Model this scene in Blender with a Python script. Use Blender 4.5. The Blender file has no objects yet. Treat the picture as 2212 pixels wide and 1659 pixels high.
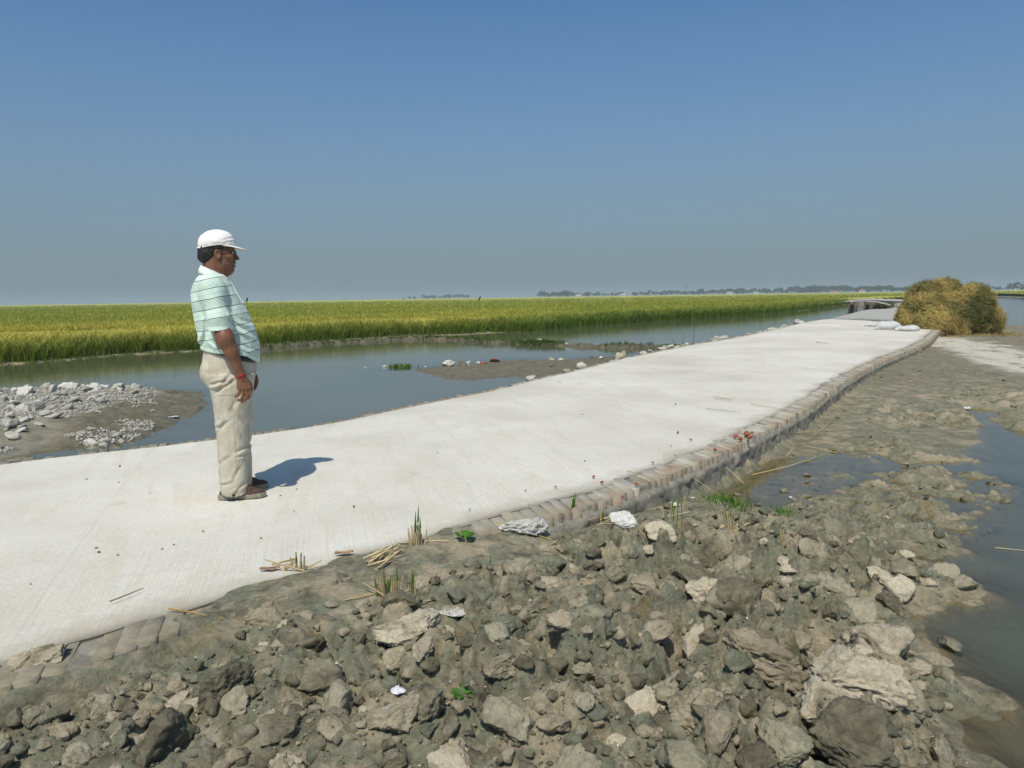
import bpy, bmesh, math, random
import numpy as np
from mathutils import Matrix, Vector

C = bpy.context.scene.collection
RNG = np.random.default_rng(7)
random.seed(7)
ZW = -0.25                      # water level; the road surface by the man is z = 0
EYE = 1.25

# ------------------------------------------------------------------ tags
def tag(o, label=None, cat=None, group=None, kind=None):
    if label: o['label'] = label
    if cat: o['category'] = cat
    if group: o['group'] = group
    if kind: o['kind'] = kind
    return o

def mesh_obj(name, verts, faces, mat=None, parent=None, smooth=True, loc=None):
    me = bpy.data.meshes.new(name)
    verts = np.asarray(verts, dtype=np.float32)
    if isinstance(faces, np.ndarray):
        n, k = faces.shape
        me.vertices.add(len(verts)); me.vertices.foreach_set('co', verts.ravel())
        me.loops.add(n * k); me.loops.foreach_set('vertex_index', faces.astype(np.int32).ravel())
        me.polygons.add(n); me.polygons.foreach_set('loop_start', np.arange(0, n * k, k, dtype=np.int32))
        me.update(calc_edges=True)
    else:
        me.from_pydata(verts.tolist(), [], faces)
        me.update()
    if smooth:
        me.polygons.foreach_set('use_smooth', np.ones(len(me.polygons), dtype=bool))
    o = bpy.data.objects.new(name, me)
    C.objects.link(o)
    if mat: me.materials.append(mat)
    if parent: o.parent = parent
    if loc is not None: o.location = loc
    return o

def empty(name, loc=(0, 0, 0), rz=0):
    o = bpy.data.objects.new(name, None)
    C.objects.link(o); o.location = loc; o.rotation_euler = (0, 0, rz)
    o.empty_display_size = 0.1
    return o

def vcol(o, cols, name='tint'):
    a = o.data.color_attributes.new(name, 'FLOAT_COLOR', 'POINT')
    c = np.ones((len(o.data.vertices), 4), dtype=np.float32); c[:, :3] = cols
    a.data.foreach_set('color', c.ravel())

def vfloat(o, vals, name):
    a = o.data.attributes.new(name, 'FLOAT', 'POINT')
    a.data.foreach_set('value', np.asarray(vals, dtype=np.float32))

# ------------------------------------------------------------------ camera maths
F_PX = 750.0                    # focal length in pixels of a 1024 px wide picture
PITCH = math.radians(6.6); ROLL = math.radians(0.865)
CAM_R = Matrix.Rotation(math.pi / 2 - PITCH, 3, 'X') @ Matrix.Rotation(-ROLL, 3, 'Z')
S = 1024 / 2212.0               # survey coordinates were read off a 2212 px wide print

def ray(px, py):
    d = CAM_R @ Vector(((px * S - 512) / F_PX, -(py * S - 384) / F_PX, -1.0))
    return d
def gp(px, py, z=ZW):
    d = ray(px, py)
    t = (z - EYE) / d.z
    return (d.x * t, d.y * t)
def at_depth(px, py, y):
    d = ray(px, py); t = y / d.y
    return (d.x * t, y, EYE + d.z * t)

# ------------------------------------------------------------------ noise
def _h(ix, iy, iz, seed=0):
    n = (ix.astype(np.int64) * 73856093) ^ (iy.astype(np.int64) * 19349663) ^ (iz.astype(np.int64) * 83492791) ^ (seed * 2654435761)
    n = n & 0xFFFFFFFF
    n = ((n ^ (n >> 15)) * 0x2c1b3c6d) & 0xFFFFFFFF
    n = ((n ^ (n >> 12)) * 0x297a2d39) & 0xFFFFFFFF
    n = n ^ (n >> 15)
    return (n & 0xFFFFFF).astype(np.float32) / 0x1000000

def vnoise2(x, y, seed=0):
    fx = np.floor(x); fy = np.floor(y)
    u = (x - fx); v = (y - fy)
    u = u * u * (3 - 2 * u); v = v * v * (3 - 2 * v)
    ix = fx.astype(np.int64); iy = fy.astype(np.int64); z = np.zeros_like(ix)
    a = _h(ix, iy, z, seed); b = _h(ix + 1, iy, z, seed); c = _h(ix, iy + 1, z, seed); d = _h(ix + 1, iy + 1, z, seed)
    return ((a * (1 - u) + b * u) * (1 - v) + (c * (1 - u) + d * u) * v) * 2 - 1

def fbm2(x, y, octaves=4, seed=0, gain=0.5):
    r = 0; amp = 1; tot = 0
    for i in range(octaves):
        r = r + amp * vnoise2(x + 17.3 * i, y - 9.1 * i, seed + i); tot += amp
        amp *= gain; x = x * 2.03; y = y * 2.03
    return r / tot

def vnoise3(p, seed=0):
    f = np.floor(p); w = p - f; w = w * w * (3 - 2 * w)
    i = f.astype(np.int64); r = 0
    for dx in (0, 1):
        for dy in (0, 1):
            for dz in (0, 1):
                hh = _h(i[..., 0] + dx, i[..., 1] + dy, i[..., 2] + dz, seed)
                r = r + hh * (w[..., 0] if dx else 1 - w[..., 0]) * (w[..., 1] if dy else 1 - w[..., 1]) * (w[..., 2] if dz else 1 - w[..., 2])
    return r * 2 - 1

def fbm3(p, octaves=4, seed=0, gain=0.5):
    r = 0; amp = 1; tot = 0
    for i in range(octaves):
        r = r + amp * vnoise3(p + 11.7 * i, seed + i); tot += amp
        amp *= gain; p = p * 2.03
    return r / tot

def sstep(a, b, x):
    t = np.clip((x - a) / (b - a), 0, 1)
    return t * t * (3 - 2 * t)

def clods2(x, y, s, seed, tilt=0.5, curv=1.6):
    """upper envelope of randomly tilted, rounded lumps of size s; about 0..1"""
    gx = x / s; gy = y / s
    ix = np.floor(gx).astype(np.int64); iy = np.floor(gy).astype(np.int64)
    best = np.full(x.shape, -9.0, dtype=np.float32)
    z = np.zeros_like(ix)
    for dx in (-1, 0, 1):
        for dy in (-1, 0, 1):
            cx = ix + dx; cy = iy + dy
            ox = gx - (cx + _h(cx, cy, z, seed)); oy = gy - (cy + _h(cx, cy, z, seed + 1))
            hgt = _h(cx, cy, z, seed + 2)
            tx = (_h(cx, cy, z, seed + 3) - .5) * 2 * tilt; ty = (_h(cx, cy, z, seed + 4) - .5) * 2 * tilt
            k = curv * (0.6 + 1.0 * _h(cx, cy, z, seed + 5))
            d2 = ox * ox + oy * oy
            v = hgt + tx * ox + ty * oy - k * d2 * np.sqrt(d2 + .02) * 1.3
            best = np.maximum(best, v)
    return np.maximum(best, -0.6)

# ------------------------------------------------------------------ plane geometry
def densify(pts, n=8):
    """Catmull-Rom through pts"""
    P = [np.array(p, float) for p in pts]
    P = [2 * P[0] - P[1]] + P + [2 * P[-1] - P[-2]]
    out = []
    for i in range(1, len(P) - 2):
        for k in range(n):
            t = k / n
            a, b, c, d = P[i - 1], P[i], P[i + 1], P[i + 2]
            out.append(.5 * (2 * b + (c - a) * t + (2 * a - 5 * b + 4 * c - d) * t * t + (3 * b - a - 3 * c + d) * t ** 3))
    out.append(P[-2])
    return np.array(out)

def resample(P, n):
    P = np.asarray(P); seg = np.linalg.norm(np.diff(P, axis=0), axis=1); s = np.concatenate([[0], np.cumsum(seg)])
    t = np.linspace(0, s[-1], n)
    return np.stack([np.interp(t, s, P[:, k]) for k in range(P.shape[1])], 1), s[-1]

def poly_sd(x, y, poly):
    """signed distance to a polygon, negative inside"""
    poly = np.asarray(poly, dtype=np.float32)
    d = np.full(x.shape, 1e12, dtype=np.float32); ins = np.zeros(x.shape, dtype=bool)
    n = len(poly)
    for i in range(n):
        ax, ay = poly[i]; bx, by = poly[(i + 1) % n]
        ex, ey = bx - ax, by - ay
        wx = x - ax; wy = y - ay
        t = np.clip((wx * ex + wy * ey) / (ex * ex + ey * ey + 1e-12), 0, 1)
        d = np.minimum(d, (wx - ex * t) ** 2 + (wy - ey * t) ** 2)
        c = ((ay <= y) & (by > y)) | ((by <= y) & (ay > y))
        with np.errstate(divide='ignore', invalid='ignore'):
            xi = ax + (y - ay) * (ex / (ey if ey != 0 else 1e-9))
        ins ^= c & (x < xi)
    d = np.sqrt(d)
    return np.where(ins, -d, d)

def line_d(x, y, pts):
    d = np.full(x.shape, 1e12, dtype=np.float32)
    for i in range(len(pts) - 1):
        ax, ay = pts[i][:2]; bx, by = pts[i + 1][:2]
        ex, ey = bx - ax, by - ay; wx = x - ax; wy = y - ay
        t = np.clip((wx * ex + wy * ey) / (ex * ex + ey * ey + 1e-12), 0, 1)
        d = np.minimum(d, (wx - ex * t) ** 2 + (wy - ey * t) ** 2)
    return np.sqrt(d)

# ------------------------------------------------------------------ implicit surfaces
class Vol:
    """signed distance volume; shapes are blended in one after another and meshed into ONE continuous surface"""
    def __init__(self, lo, hi, h):
        self.lo = np.array(lo, float); self.h = h
        self.n = np.ceil((np.array(hi) - self.lo) / h).astype(int) + 1
        self.F = np.full(self.n, 0.5, dtype=np.float32)
    def sl(self, lo, hi, m):
        a = np.clip(np.floor((np.array(lo) - m - self.lo) / self.h).astype(int), 0, self.n)
        b = np.clip(np.ceil((np.array(hi) + m - self.lo) / self.h).astype(int) + 1, 0, self.n)
        ax = [self.lo[i] + self.h * np.arange(a[i], b[i]) for i in range(3)]
        X, Y, Z = np.meshgrid(*ax, indexing='ij', sparse=True)
        return (slice(a[0], b[0]), slice(a[1], b[1]), slice(a[2], b[2])), X, Y, Z
    def put(self, s, d, k, op):
        F = self.F[s]; d = d.astype(np.float32)
        if op == 'sub':
            d = -d
            if k > 0:
                hh = np.maximum(k - np.abs(F - d), 0) / k
                self.F[s] = np.maximum(F, d) + hh * hh * k * .25
            else: self.F[s] = np.maximum(F, d)
        else:
            if k > 0:
                hh = np.maximum(k - np.abs(F - d), 0) / k
                self.F[s] = np.minimum(F, d) - hh * hh * k * .25
            else: self.F[s] = np.minimum(F, d)
    def cone(self, a, b, ra, rb, k=.02, op='add', flat=None):
        a = np.array(a, float); b = np.array(b, float); m = max(ra, rb)
        s, X, Y, Z = self.sl(np.minimum(a, b) - m, np.maximum(a, b) + m, k + 3 * self.h)
        e = b - a; L2 = e @ e + 1e-12
        t = np.clip(((X - a[0]) * e[0] + (Y - a[1]) * e[1] + (Z - a[2]) * e[2]) / L2, 0, 1)
        d = np.sqrt((X - a[0] - e[0] * t) ** 2 + (Y - a[1] - e[1] * t) ** 2 + (Z - a[2] - e[2] * t) ** 2) - (ra + (rb - ra) * t)
        self.put(s, d, k, op)
    def ell(self, c, r, k=.02, op='add', R=None):
        c = np.array(c, float); r = np.array(r, float); m = r.max() if R is not None else r
        s, X, Y, Z = self.sl(c - m, c + m, k + 3 * self.h)
        x, y, z = X - c[0], Y - c[1], Z - c[2]
        if R is not None:
            Rt = np.array(R.transposed())
            x, y, z = (Rt[0, 0] * x + Rt[0, 1] * y + Rt[0, 2] * z, Rt[1, 0] * x + Rt[1, 1] * y + Rt[1, 2] * z, Rt[2, 0] * x + Rt[2, 1] * y + Rt[2, 2] * z)
        k0 = np.sqrt((x / r[0]) ** 2 + (y / r[1]) ** 2 + (z / r[2]) ** 2)
        k1 = np.sqrt((x / r[0] ** 2) ** 2 + (y / r[1] ** 2) ** 2 + (z / r[2] ** 2) ** 2) + 1e-9
        self.put(s, k0 * (k0 - 1) / k1, k, op)
    def loft(self, table, yc=0.0, k=.02, op='add', e=2.2, yshift=None):
        """table rows: z, x back, x front, half width"""
        T = np.array(sorted(table)); z0, z1 = T[0, 0], T[-1, 0]
        s, X, Y, Z = self.sl((T[:, 1].min(), yc - T[:, 3].max() - .05, z0), (T[:, 2].max(), yc + T[:, 3].max() + .05, z1), k + 3 * self.h)
        zb = np.clip(Z, z0, z1)
        xb = np.interp(zb, T[:, 0], T[:, 1]); xf = np.interp(zb, T[:, 0], T[:, 2]); hw = np.interp(zb, T[:, 0], T[:, 3])
        a = (xf - xb) / 2; xc = (xf + xb) / 2
        q = (np.abs((X - xc) / a) ** e + np.abs((Y - yc) / hw) ** e) ** (1 / e)
        d = (q - 1) * np.minimum(a, hw)
        d = np.maximum(d, np.maximum(Z - z1, z0 - Z))
        self.put(s, d, k, op)
    def fn(self, f, lo, hi, k=0, op='add'):
        s, X, Y, Z = self.sl(lo, hi, k + 3 * self.h)
        self.put(s, np.broadcast_to(f(X, Y, Z), self.F[s].shape), k, op)
    def grid(self):
        ax = [self.lo[i] + self.h * np.arange(self.n[i]) for i in range(3)]
        return np.meshgrid(*ax, indexing='ij', sparse=True)
    def wrinkle(self, f, band=.03):
        """displace the surface: f(points) is added to the distance near the surface"""
        idx = np.nonzero(np.abs(self.F) < band)
        P = np.stack(idx, 1) * self.h + self.lo
        self.F[idx] += f(P).astype(np.float32)
    def mesh(self):
        F = self.F; I = F < 0
        n = self.n
        cnt = np.zeros(n - 1, dtype=np.int8)
        for dx in (0, 1):
            for dy in (0, 1):
                for dz in (0, 1):
                    cnt += I[dx:n[0] - 1 + dx, dy:n[1] - 1 + dy, dz:n[2] - 1 + dz]
        act = np.nonzero((cnt > 0) & (cnt < 8))
        A = np.stack(act, 1)
        corner = {}
        for dx in (0, 1):
            for dy in (0, 1):
                for dz in (0, 1):
                    corner[(dx, dy, dz)] = F[A[:, 0] + dx, A[:, 1] + dy, A[:, 2] + dz]
        acc = np.zeros((len(A), 3)); num = np.zeros(len(A))
        for c0 in corner:
            for ax in range(3):
                if c0[ax]: continue
                c1 = list(c0); c1[ax] = 1; c1 = tuple(c1)
                f0, f1 = corner[c0], corner[c1]
                m = (f0 < 0) != (f1 < 0)
                t = np.where(m, f0 / np.where(m, f0 - f1, 1), 0)
                pos = np.tile(np.array(c0, float), (len(A), 1)); pos[:, ax] += t
                acc[m] += pos[m]; num[m] += 1
        V = (A + acc / num[:, None]) * self.h + self.lo
        ids = np.full(n - 1, -1, dtype=np.int32); ids[act] = np.arange(len(A), dtype=np.int32)
        quads = []
        for ax in range(3):
            b, c = (ax + 1) % 3, (ax + 2) % 3
            s0 = [slice(None)] * 3; s1 = [slice(None)] * 3
            s0[ax] = slice(0, n[ax] - 1); s1[ax] = slice(1, n[ax])
            s0[b] = s1[b] = slice(1, n[b] - 1); s0[c] = s1[c] = slice(1, n[c] - 1)
            i0 = I[tuple(s0)]; i1 = I[tuple(s1)]
            e = np.nonzero(i0 != i1); E = np.stack(e, 1)
            E[:, b] += 1; E[:, c] += 1
            flip = i0[e]
            def cell(db, dc):
                q = E.copy(); q[:, b] -= db; q[:, c] -= dc
                return ids[q[:, 0], q[:, 1], q[:, 2]]
            q = np.stack([cell(0, 0), cell(1, 0), cell(1, 1), cell(0, 1)], 1)
            q[~flip] = q[~flip][:, ::-1]
            quads.append(q)
        Q = np.concatenate(quads)
        return V, Q

# ------------------------------------------------------------------ materials
class M:
    def __init__(self, name):
        self.m = bpy.data.materials.new(name); self.m.use_nodes = True
        self.nt = self.m.node_tree; self.b = self.nt.nodes['Principled BSDF']; self.out = self.nt.nodes['Material Output']
    def n(self, t, **kw):
        nd = self.nt.nodes.new(t)
        for k, v in kw.items():
            if k in nd.inputs:
                if hasattr(v, 'links'): self.nt.links.new(v, nd.inputs[k])
                else: nd.inputs[k].default_value = v
            else: setattr(nd, k, v)
        return nd
    def l(self, a, b): self.nt.links.new(a, b)
    def set(self, key, v):
        if hasattr(v, 'links'): self.l(v, self.b.inputs[key])
        else: self.b.inputs[key].default_value = v
    def coord(self, kind='Object', scale=None):
        c = self.n('ShaderNodeTexCoord').outputs[kind]
        if scale is not None:
            mp = self.n('ShaderNodeMapping', Vector=c); mp.inputs['Scale'].default_value = scale
            c = mp.outputs[0]
        return c
    def noise(self, vec, scale, detail=4, rough=.55, dist=0):
        return self.n('ShaderNodeTexNoise', Vector=vec, Scale=scale, Detail=detail, Roughness=rough, Distortion=dist).outputs['Fac']
    def ramp(self, fac, stops, interp='LINEAR'):
        r = self.n('ShaderNodeValToRGB', Fac=fac); cr = r.color_ramp; cr.interpolation = interp
        while len(cr.elements) < len(stops): cr.elements.new(.5)
        for e, (p, c) in zip(cr.elements, stops):
            e.position = p; e.color = (c, c, c, 1) if isinstance(c, (int, float)) else (*c, 1)
        return r.outputs[0]
    def mix(self, fac, a, b, mode='MIX'):
        x = self.n('ShaderNodeMix', data_type='RGBA', blend_type=mode)
        for sock, v in ((x.inputs[0], fac), (x.inputs[6], a), (x.inputs[7], b)):
            if hasattr(v, 'links'): self.l(v, sock)
            else: sock.default_value = v if isinstance(v, (int, float)) else (*v, 1)
        return x.outputs[2]
    def math(self, op, a, b=0.0, c=0.0, clamp=False):
        x = self.n('ShaderNodeMath', operation=op, use_clamp=clamp)
        for i, v in enumerate((a, b, c)):
            if hasattr(v, 'links'): self.l(v, x.inputs[i])
            else: x.inputs[i].default_value = v
        return x.outputs[0]
    def attr(self, name): return self.n('ShaderNodeAttribute', attribute_name=name)
    def bump(self, h, strength=.3, dist=.01, normal=None):
        b = self.n('ShaderNodeBump', Height=h, Strength=strength, Distance=dist)
        if normal is not None: self.l(normal, b.inputs['Normal'])
        return b.outputs[0]

def simple(name, col, rough=.7, spec=.3, var=.15, nscale=30, bump=.0, bscale=150, bdist=.002):
    q = M(name); c = q.coord()
    f = q.noise(c, nscale)
    lo = tuple(x * (1 - var) for x in col); hi = tuple(min(1, x * (1 + var)) for x in col)
    q.set('Base Color', q.ramp(f, [(.3, lo), (.7, hi)]))
    q.set('Roughness', rough); q.set('Specular IOR Level', spec)
    if bump: q.set('Normal', q.bump(q.noise(c, bscale, 3), bump, bdist))
    return q.m
# ================================================================== road outline (from survey points)
def zroad(y): return 0.30 * sstep(12.0, 27.0, np.asarray(y, float))
def road_pt(px, py):
    z = 0.0
    for _ in range(25):
        x, y = gp(px, py, z); z = .5 * z + .5 * float(zroad(y))
    return (x, y)
L_PX = [(0, 996), (134, 980), (242, 970), (454, 946), (701, 914), (833, 885), (950, 861), (1067, 840), (1134, 822), (1229, 802), (1324, 777), (1404, 761), (1483, 745), (1578, 730), (1674, 710), (1766, 691), (1790, 689)]
R_PX = [(0, 1490), (171, 1432), (450, 1340), (800, 1229), (1018, 1160), (1189, 1112), (1296, 1088), (1379, 1050), (1453, 1020), (1582, 966), (1652, 926), (1735, 884), (1830, 818), (1909, 777), (1996, 741), (2030, 710)]
Lw = [road_pt(*p) for p in L_PX]; Rw = [road_pt(*p) for p in R_PX]
# carry both edges on beyond the frame, along the road's heading
hd = np.array([0.80, 0.60])
Lw = [tuple(np.array(Lw[0]) - hd * d) for d in (6.0, 3.0)] + Lw
Rw = [tuple(np.array(Rw[0]) - np.array([.78, .62]) * d) for d in (6.7, 3.4)] + Rw
Lc = densify(Lw, 6); Rc = densify(Rw, 6)
NST = 420
def smooth_line(P, it=30):
    P = P.copy()
    for _ in range(it): P[1:-1] = .5 * P[1:-1] + .25 * (P[:-2] + P[2:])
    return P
Lr, LlenL = resample(Lc, NST); Rr, LlenR = resample(Rc, NST)
Lr = smooth_line(Lr, 60); Rr = smooth_line(Rr, 60)
ROAD = np.concatenate([Lr, Rr[::-1]])
# the older grey road that carries on past the new slab
endL, endR = Lr[-1], Rr[-1]
OL = [tuple(endL)] + [road_pt(*p) for p in [(1868, 669.8), (1934, 655.6), (1956, 651.5)]]
OL.append(tuple(np.array(OL[-1]) + np.array([9, 32])))
OLc, _ = resample(densify(OL, 10), 80)
tn = np.gradient(OLc, axis=0); tn /= np.linalg.norm(tn, axis=1)[:, None]
wid = np.linalg.norm(endR - endL) * np.linspace(1, .85, 80)
ORc = OLc + np.stack([tn[:, 1], -tn[:, 0]], 1) * wid[:, None] * .82
ORc[0] = endL + (endR - endL) * .93
ORc = smooth_line(ORc, 20)
OLD = np.concatenate([OLc, ORc[::-1]])

# ================================================================== terrain outlines
def W(pts, z=ZW): return np.array([gp(x, y, z) for x, y in pts])
P_BANK = W([(-3000, 2900), (-1500, 1230), (0, 1230), (600, 1090), (1018, 1010), (1200, 1010), (1330, 1050), (1420, 1088), (1560, 1085), (1640, 1112), (1700, 1125), (1900, 1140), (2060, 1160), (2085, 1190),
            (1988, 1204), (2010, 1240), (2115, 1263), (2110, 1299), (1990, 1328), (2000, 1390), (2025, 1430), (2087, 1474), (2160, 1515), (2080, 1560), (2061, 1591), (2134, 1659), (2180, 1900), (2500, 2900)])
P_FLAT = W([(1250, 1100), (1382, 1048), (1582, 960), (1735, 880), (1909, 770), (1996, 735), (2035, 705), (2060, 700), (2165, 712), (2212, 737), (2320, 775), (2320, 960), (2212, 930), (2165, 912), (2150, 885),
            (2070, 878), (2110, 925), (2116, 950), (2091, 993), (1992, 1000), (1910, 1000), (1840, 985), (1790, 990), (1800, 1003), (1860, 1008), (1992, 1008), (2145, 1042), (2145, 1087), (2083, 1112), (2062, 1149), (1990, 1190), (1700, 1150)])
P_PUD = W([(1430, 1066), (1500, 1032), (1600, 985), (1720, 985), (1850, 988), (1990, 1000), (1930, 1030), (1850, 1062), (1700, 1088), (1540, 1080)])
P_DRY = W([(1860, 800), (1996, 745), (2033, 708), (2165, 714), (2212, 737), (2320, 770), (2320, 860), (2212, 845), (2130, 835), (1980, 830)])
P_SPITL = W([(-300, 1015), (0, 988), (130, 968), (290, 955), (335, 930), (385, 905), (432, 880), (442, 862), (420, 848), (340, 846), (250, 842), (120, 845), (0, 852), (-300, 872)])
P_SPITM = W([(880, 799), (905, 796), (980, 791), (1038, 784), (1126, 776), (1220, 779), (1308, 771), (1360, 770), (1240, 812), (1180, 826), (1150, 818), (1110, 812), (1053, 817), (1020, 821), (980, 819), (936, 811), (910, 803)])
BUND = W([(548, 757), (569, 754), (686, 744), (800, 738), (892, 733), (985, 735), (1060, 741), (1130, 744), (1200, 746), (1300, 751), (1400, 752), (1500, 750)])
FE_PX = [(-500, 818), (-200, 800), (0, 788.7), (134, 779), (242, 768.6), (430, 757.8), (569, 746), (686, 737.6), (800, 731), (892, 726), (980, 724), (1060, 719), (1134, 716), (1261, 705), (1388, 695.6), (1515, 687.7), (1642, 680), (1737, 670), (1836, 657.5)]
FE = W(FE_PX)
FE = np.concatenate([FE, W([(1905, 651), (1966, 647), (2140, 640.5), (2212, 645), (2350, 650)])])
FE_S, FE_LEN = resample(densify(FE, 6), 500)
P_FIELD = np.concatenate([[(-60, FE_S[0, 1] - 4)], FE_S, [(900, FE_S[-1, 1] + 30), (6000, 900), (6000, 6000), (-6000, 6000), (-6000, 20)]])
P_FIELD_C, _ = resample(np.array(list(FE)), 40)
P_FIELD_C = np.concatenate([[(-60, FE_S[0, 1] - 4)], FE, [(900, FE_S[-1, 1] + 30), (6000, 900), (6000, 6000), (-6000, 6000), (-6000, 20)]])
ROAD_C = np.concatenate([Lr[::14], Rr[::-14]])
OLD_C = np.concatenate([OLc[::8], ORc[::-8]])

def height(x, y, detail=True):
    x = np.asarray(x, dtype=np.float32); y = np.asarray(y, dtype=np.float32)
    n1 = fbm2(x * 1.3, y * 1.3, 4, 1); n2 = fbm2(x * 6, y * 6, 4, 5)
    h = ZW - .42 + .06 * n1
    sr = poly_sd(x, y, ROAD_C); so = poly_sd(x, y, OLD_C)
    zr = zroad(y).astype(np.float32)
    emb = np.where(sr < .02, zr - .13, zr - .15 - 1.0 * sr + .05 * n2)
    h = np.maximum(h, emb)
    h = np.maximum(h, np.where(so < 0.02, .17, .2 - .7 * so + .06 * n2))
    # tumbled bank in front
    s1 = poly_sd(x, y, P_BANK) + .07 * n1 + .05 * n2
    inn = np.maximum(-s1, 0)
    hb = np.where(s1 > 0, ZW - .35 * s1, ZW + .05 * np.minimum(inn / .12, 1) + .075 * np.minimum(inn, 2.4))
    near = sstep(.3, -1.2, x)
    cap_ = -.05 + .045 * near - .09 * sstep(.1, 1.5, x)
    hb = np.minimum(hb, cap_)
    wet_gap = sstep(.04, .16 + .39 * sstep(-1.2, -.6, x), sr)                     # trodden strip along the bricks
    amp = (.06 + .94 * wet_gap) * sstep(.0, .35, inn) * (0.55 + .75 * sstep(-.25, .35, n1))
    if detail:
        wx = x + .035 * fbm2(x * 9, y * 9, 3, 21); wy = y + .035 * fbm2(x * 9 + 40, y * 9, 3, 22)
        c1 = clods2(wx, wy, .23, 31, .65, 1.1); c2 = clods2(wx * 1.02 + 3, wy, .11, 41, .9, 1.3); c3 = clods2(wx, wy + 5, .042, 51, .9, 1.3)
        f = fbm2(x * 34, y * 34, 4, 61)
        c0 = clods2(wx + 7, wy + 2, .36, 27, .7, 1.2)
        rid = 1 - np.abs(fbm2(x * 13, y * 13, 4, 63, .6)) * 2.2
        c6 = clods2(wx + 1, wy + 9, .024, 55, .7)
        crum = sstep(-.25, .30, fbm2(x * 3.1 + 5, y * 3.1, 3, 65))
        lump = .050 * c0 + .088 * c1 + .046 * c2 + (.016 + .022 * crum) * c3 + .012 * crum * c6 + .020 * f + (.008 + .022 * crum) * np.minimum(rid, 1)
        hb = np.where(s1 < 0, hb + amp * (lump - .078), hb + .02 * c2 * sstep(.4, 0, s1))
        hb = np.where(s1 > 0, np.maximum(hb, ZW - .35 * s1), hb)
    # clay trodden level with the bricks, which it hides for a stretch
    hug = sstep(.10 + .36 * sstep(-1.3, -.7, x), .03, sr) * sstep(.30, -.10, x)
    film = sstep(-1.45, -1.15, x + .25 * n2) * sstep(-.10, -.40, x + .3 * n1)
    lev = np.where(sr > 0, -.014 - .05 * sr, -.030 + .031 * film) + .006 * n2 + (.010 * fbm2(x * 24, y * 24, 3, 67) * sstep(-.05, .2, sr) if detail else 0)
    hb = np.where((s1 < -.2) & (sr < .5), np.maximum(hb * (1 - hug) + lev * hug, np.where(sr < .02, -9, hb * (1 - hug) + lev * hug)), hb)
    hb = np.where(sr < .0, np.minimum(hb, np.maximum(lev, -.04)), hb)
    h = np.maximum(h, hb)
    # wet flat with crumbs of mud standing out of the film of water
    s2 = poly_sd(x, y, P_FLAT) + .10 * n1 + .07 * n2
    rise = .012 * np.clip(y - 7, 0, 20) + .0
    hf = np.where(s2 > 0, ZW - .30 * s2, ZW + .012 * np.minimum(-s2 / .3, 1) + rise)
    if detail:
        c4 = clods2(x + .05 * n2, y + .05 * n2, .24, 71); c5 = clods2(x + .03 * n2, y, .10, 75)
        rough = sstep(-.30, .25, fbm2(x * .9 + 9, y * .7, 3, 81)) * sstep(.25, .8, sr)
        fl = np.where(s2 < .15, (.050 * c4 + .034 * c5 + .020 * clods2(x, y + .03 * n2, .05, 77, .8) + .016 * fbm2(x * 22, y * 22, 3, 85)) * (.12 + .95 * rough) - .026 * rough - .010 * sstep(9, 6, y), 0)
        pud = sstep(.12, -.25, poly_sd(x, y, P_PUD) + .16 * n1 + .10 * n2)
        fl = fl * (1 - .65 * pud) - .022 * pud
        dry = sstep(9, 13, y)
        hf = hf + fl * (1 - .45 * dry)
    h = np.maximum(h, hf)
    s3 = poly_sd(x, y, P_DRY) + .25 * n1
    hd_ = ZW + np.where(s3 > 0, -.12 * s3, .045 * np.minimum(-s3, 3)) + .018 * np.clip(y - 9, 0, 14) + (.025 * n2 if detail else 0)
    h = np.maximum(h, np.where(s3 < 1.5, hd_, -9))
    # rubble spit
    s4 = poly_sd(x, y, P_SPITL) + .16 * n1 + .12 * n2
    hs = ZW + np.where(s4 > 0, -.25 * s4, .16 * np.minimum(-s4, .9)) + (.016 * fbm2(x * 12, y * 12, 4, 91) + .03 * clods2(x, y, .2, 93) * (s4 < .1) if detail else 0)
    h = np.maximum(h, hs)
    s5 = poly_sd(x, y, P_SPITM) + .16 * n1 + .10 * n2
    hm = ZW + np.where(s5 > 0, -.12 * s5, .10 * np.minimum(-s5, .9)) + (.014 * fbm2(x * 9, y * 9, 4, 95) if detail else 0)
    h = np.maximum(h, hm)
    d6 = line_d(x, y, BUND) + .12 * n2 + .06 * n1
    hbund = ZW + .075 - .8 * np.maximum(d6 - .06, 0) + (.05 * clods2(x, y, .3, 97) * (d6 < .7) if detail else 0)
    hbund = hbund - .09 * sstep(4.2, 6.2, x)*0
    h = np.maximum(h, hbund)
    s7 = poly_sd(x, y, P_FIELD_C) + .2 * n2
    hfld = np.where(s7 > 0, ZW + .03 - .22 * s7, ZW + .03 + .05 * np.minimum(-s7, 1.0))
    wetf = sstep(-2, 3, x) * sstep(60, 40, y)        # here the plants stand in the water itself
    hfld = hfld - wetf * .07
    h = np.maximum(h, hfld)
    return h

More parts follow.
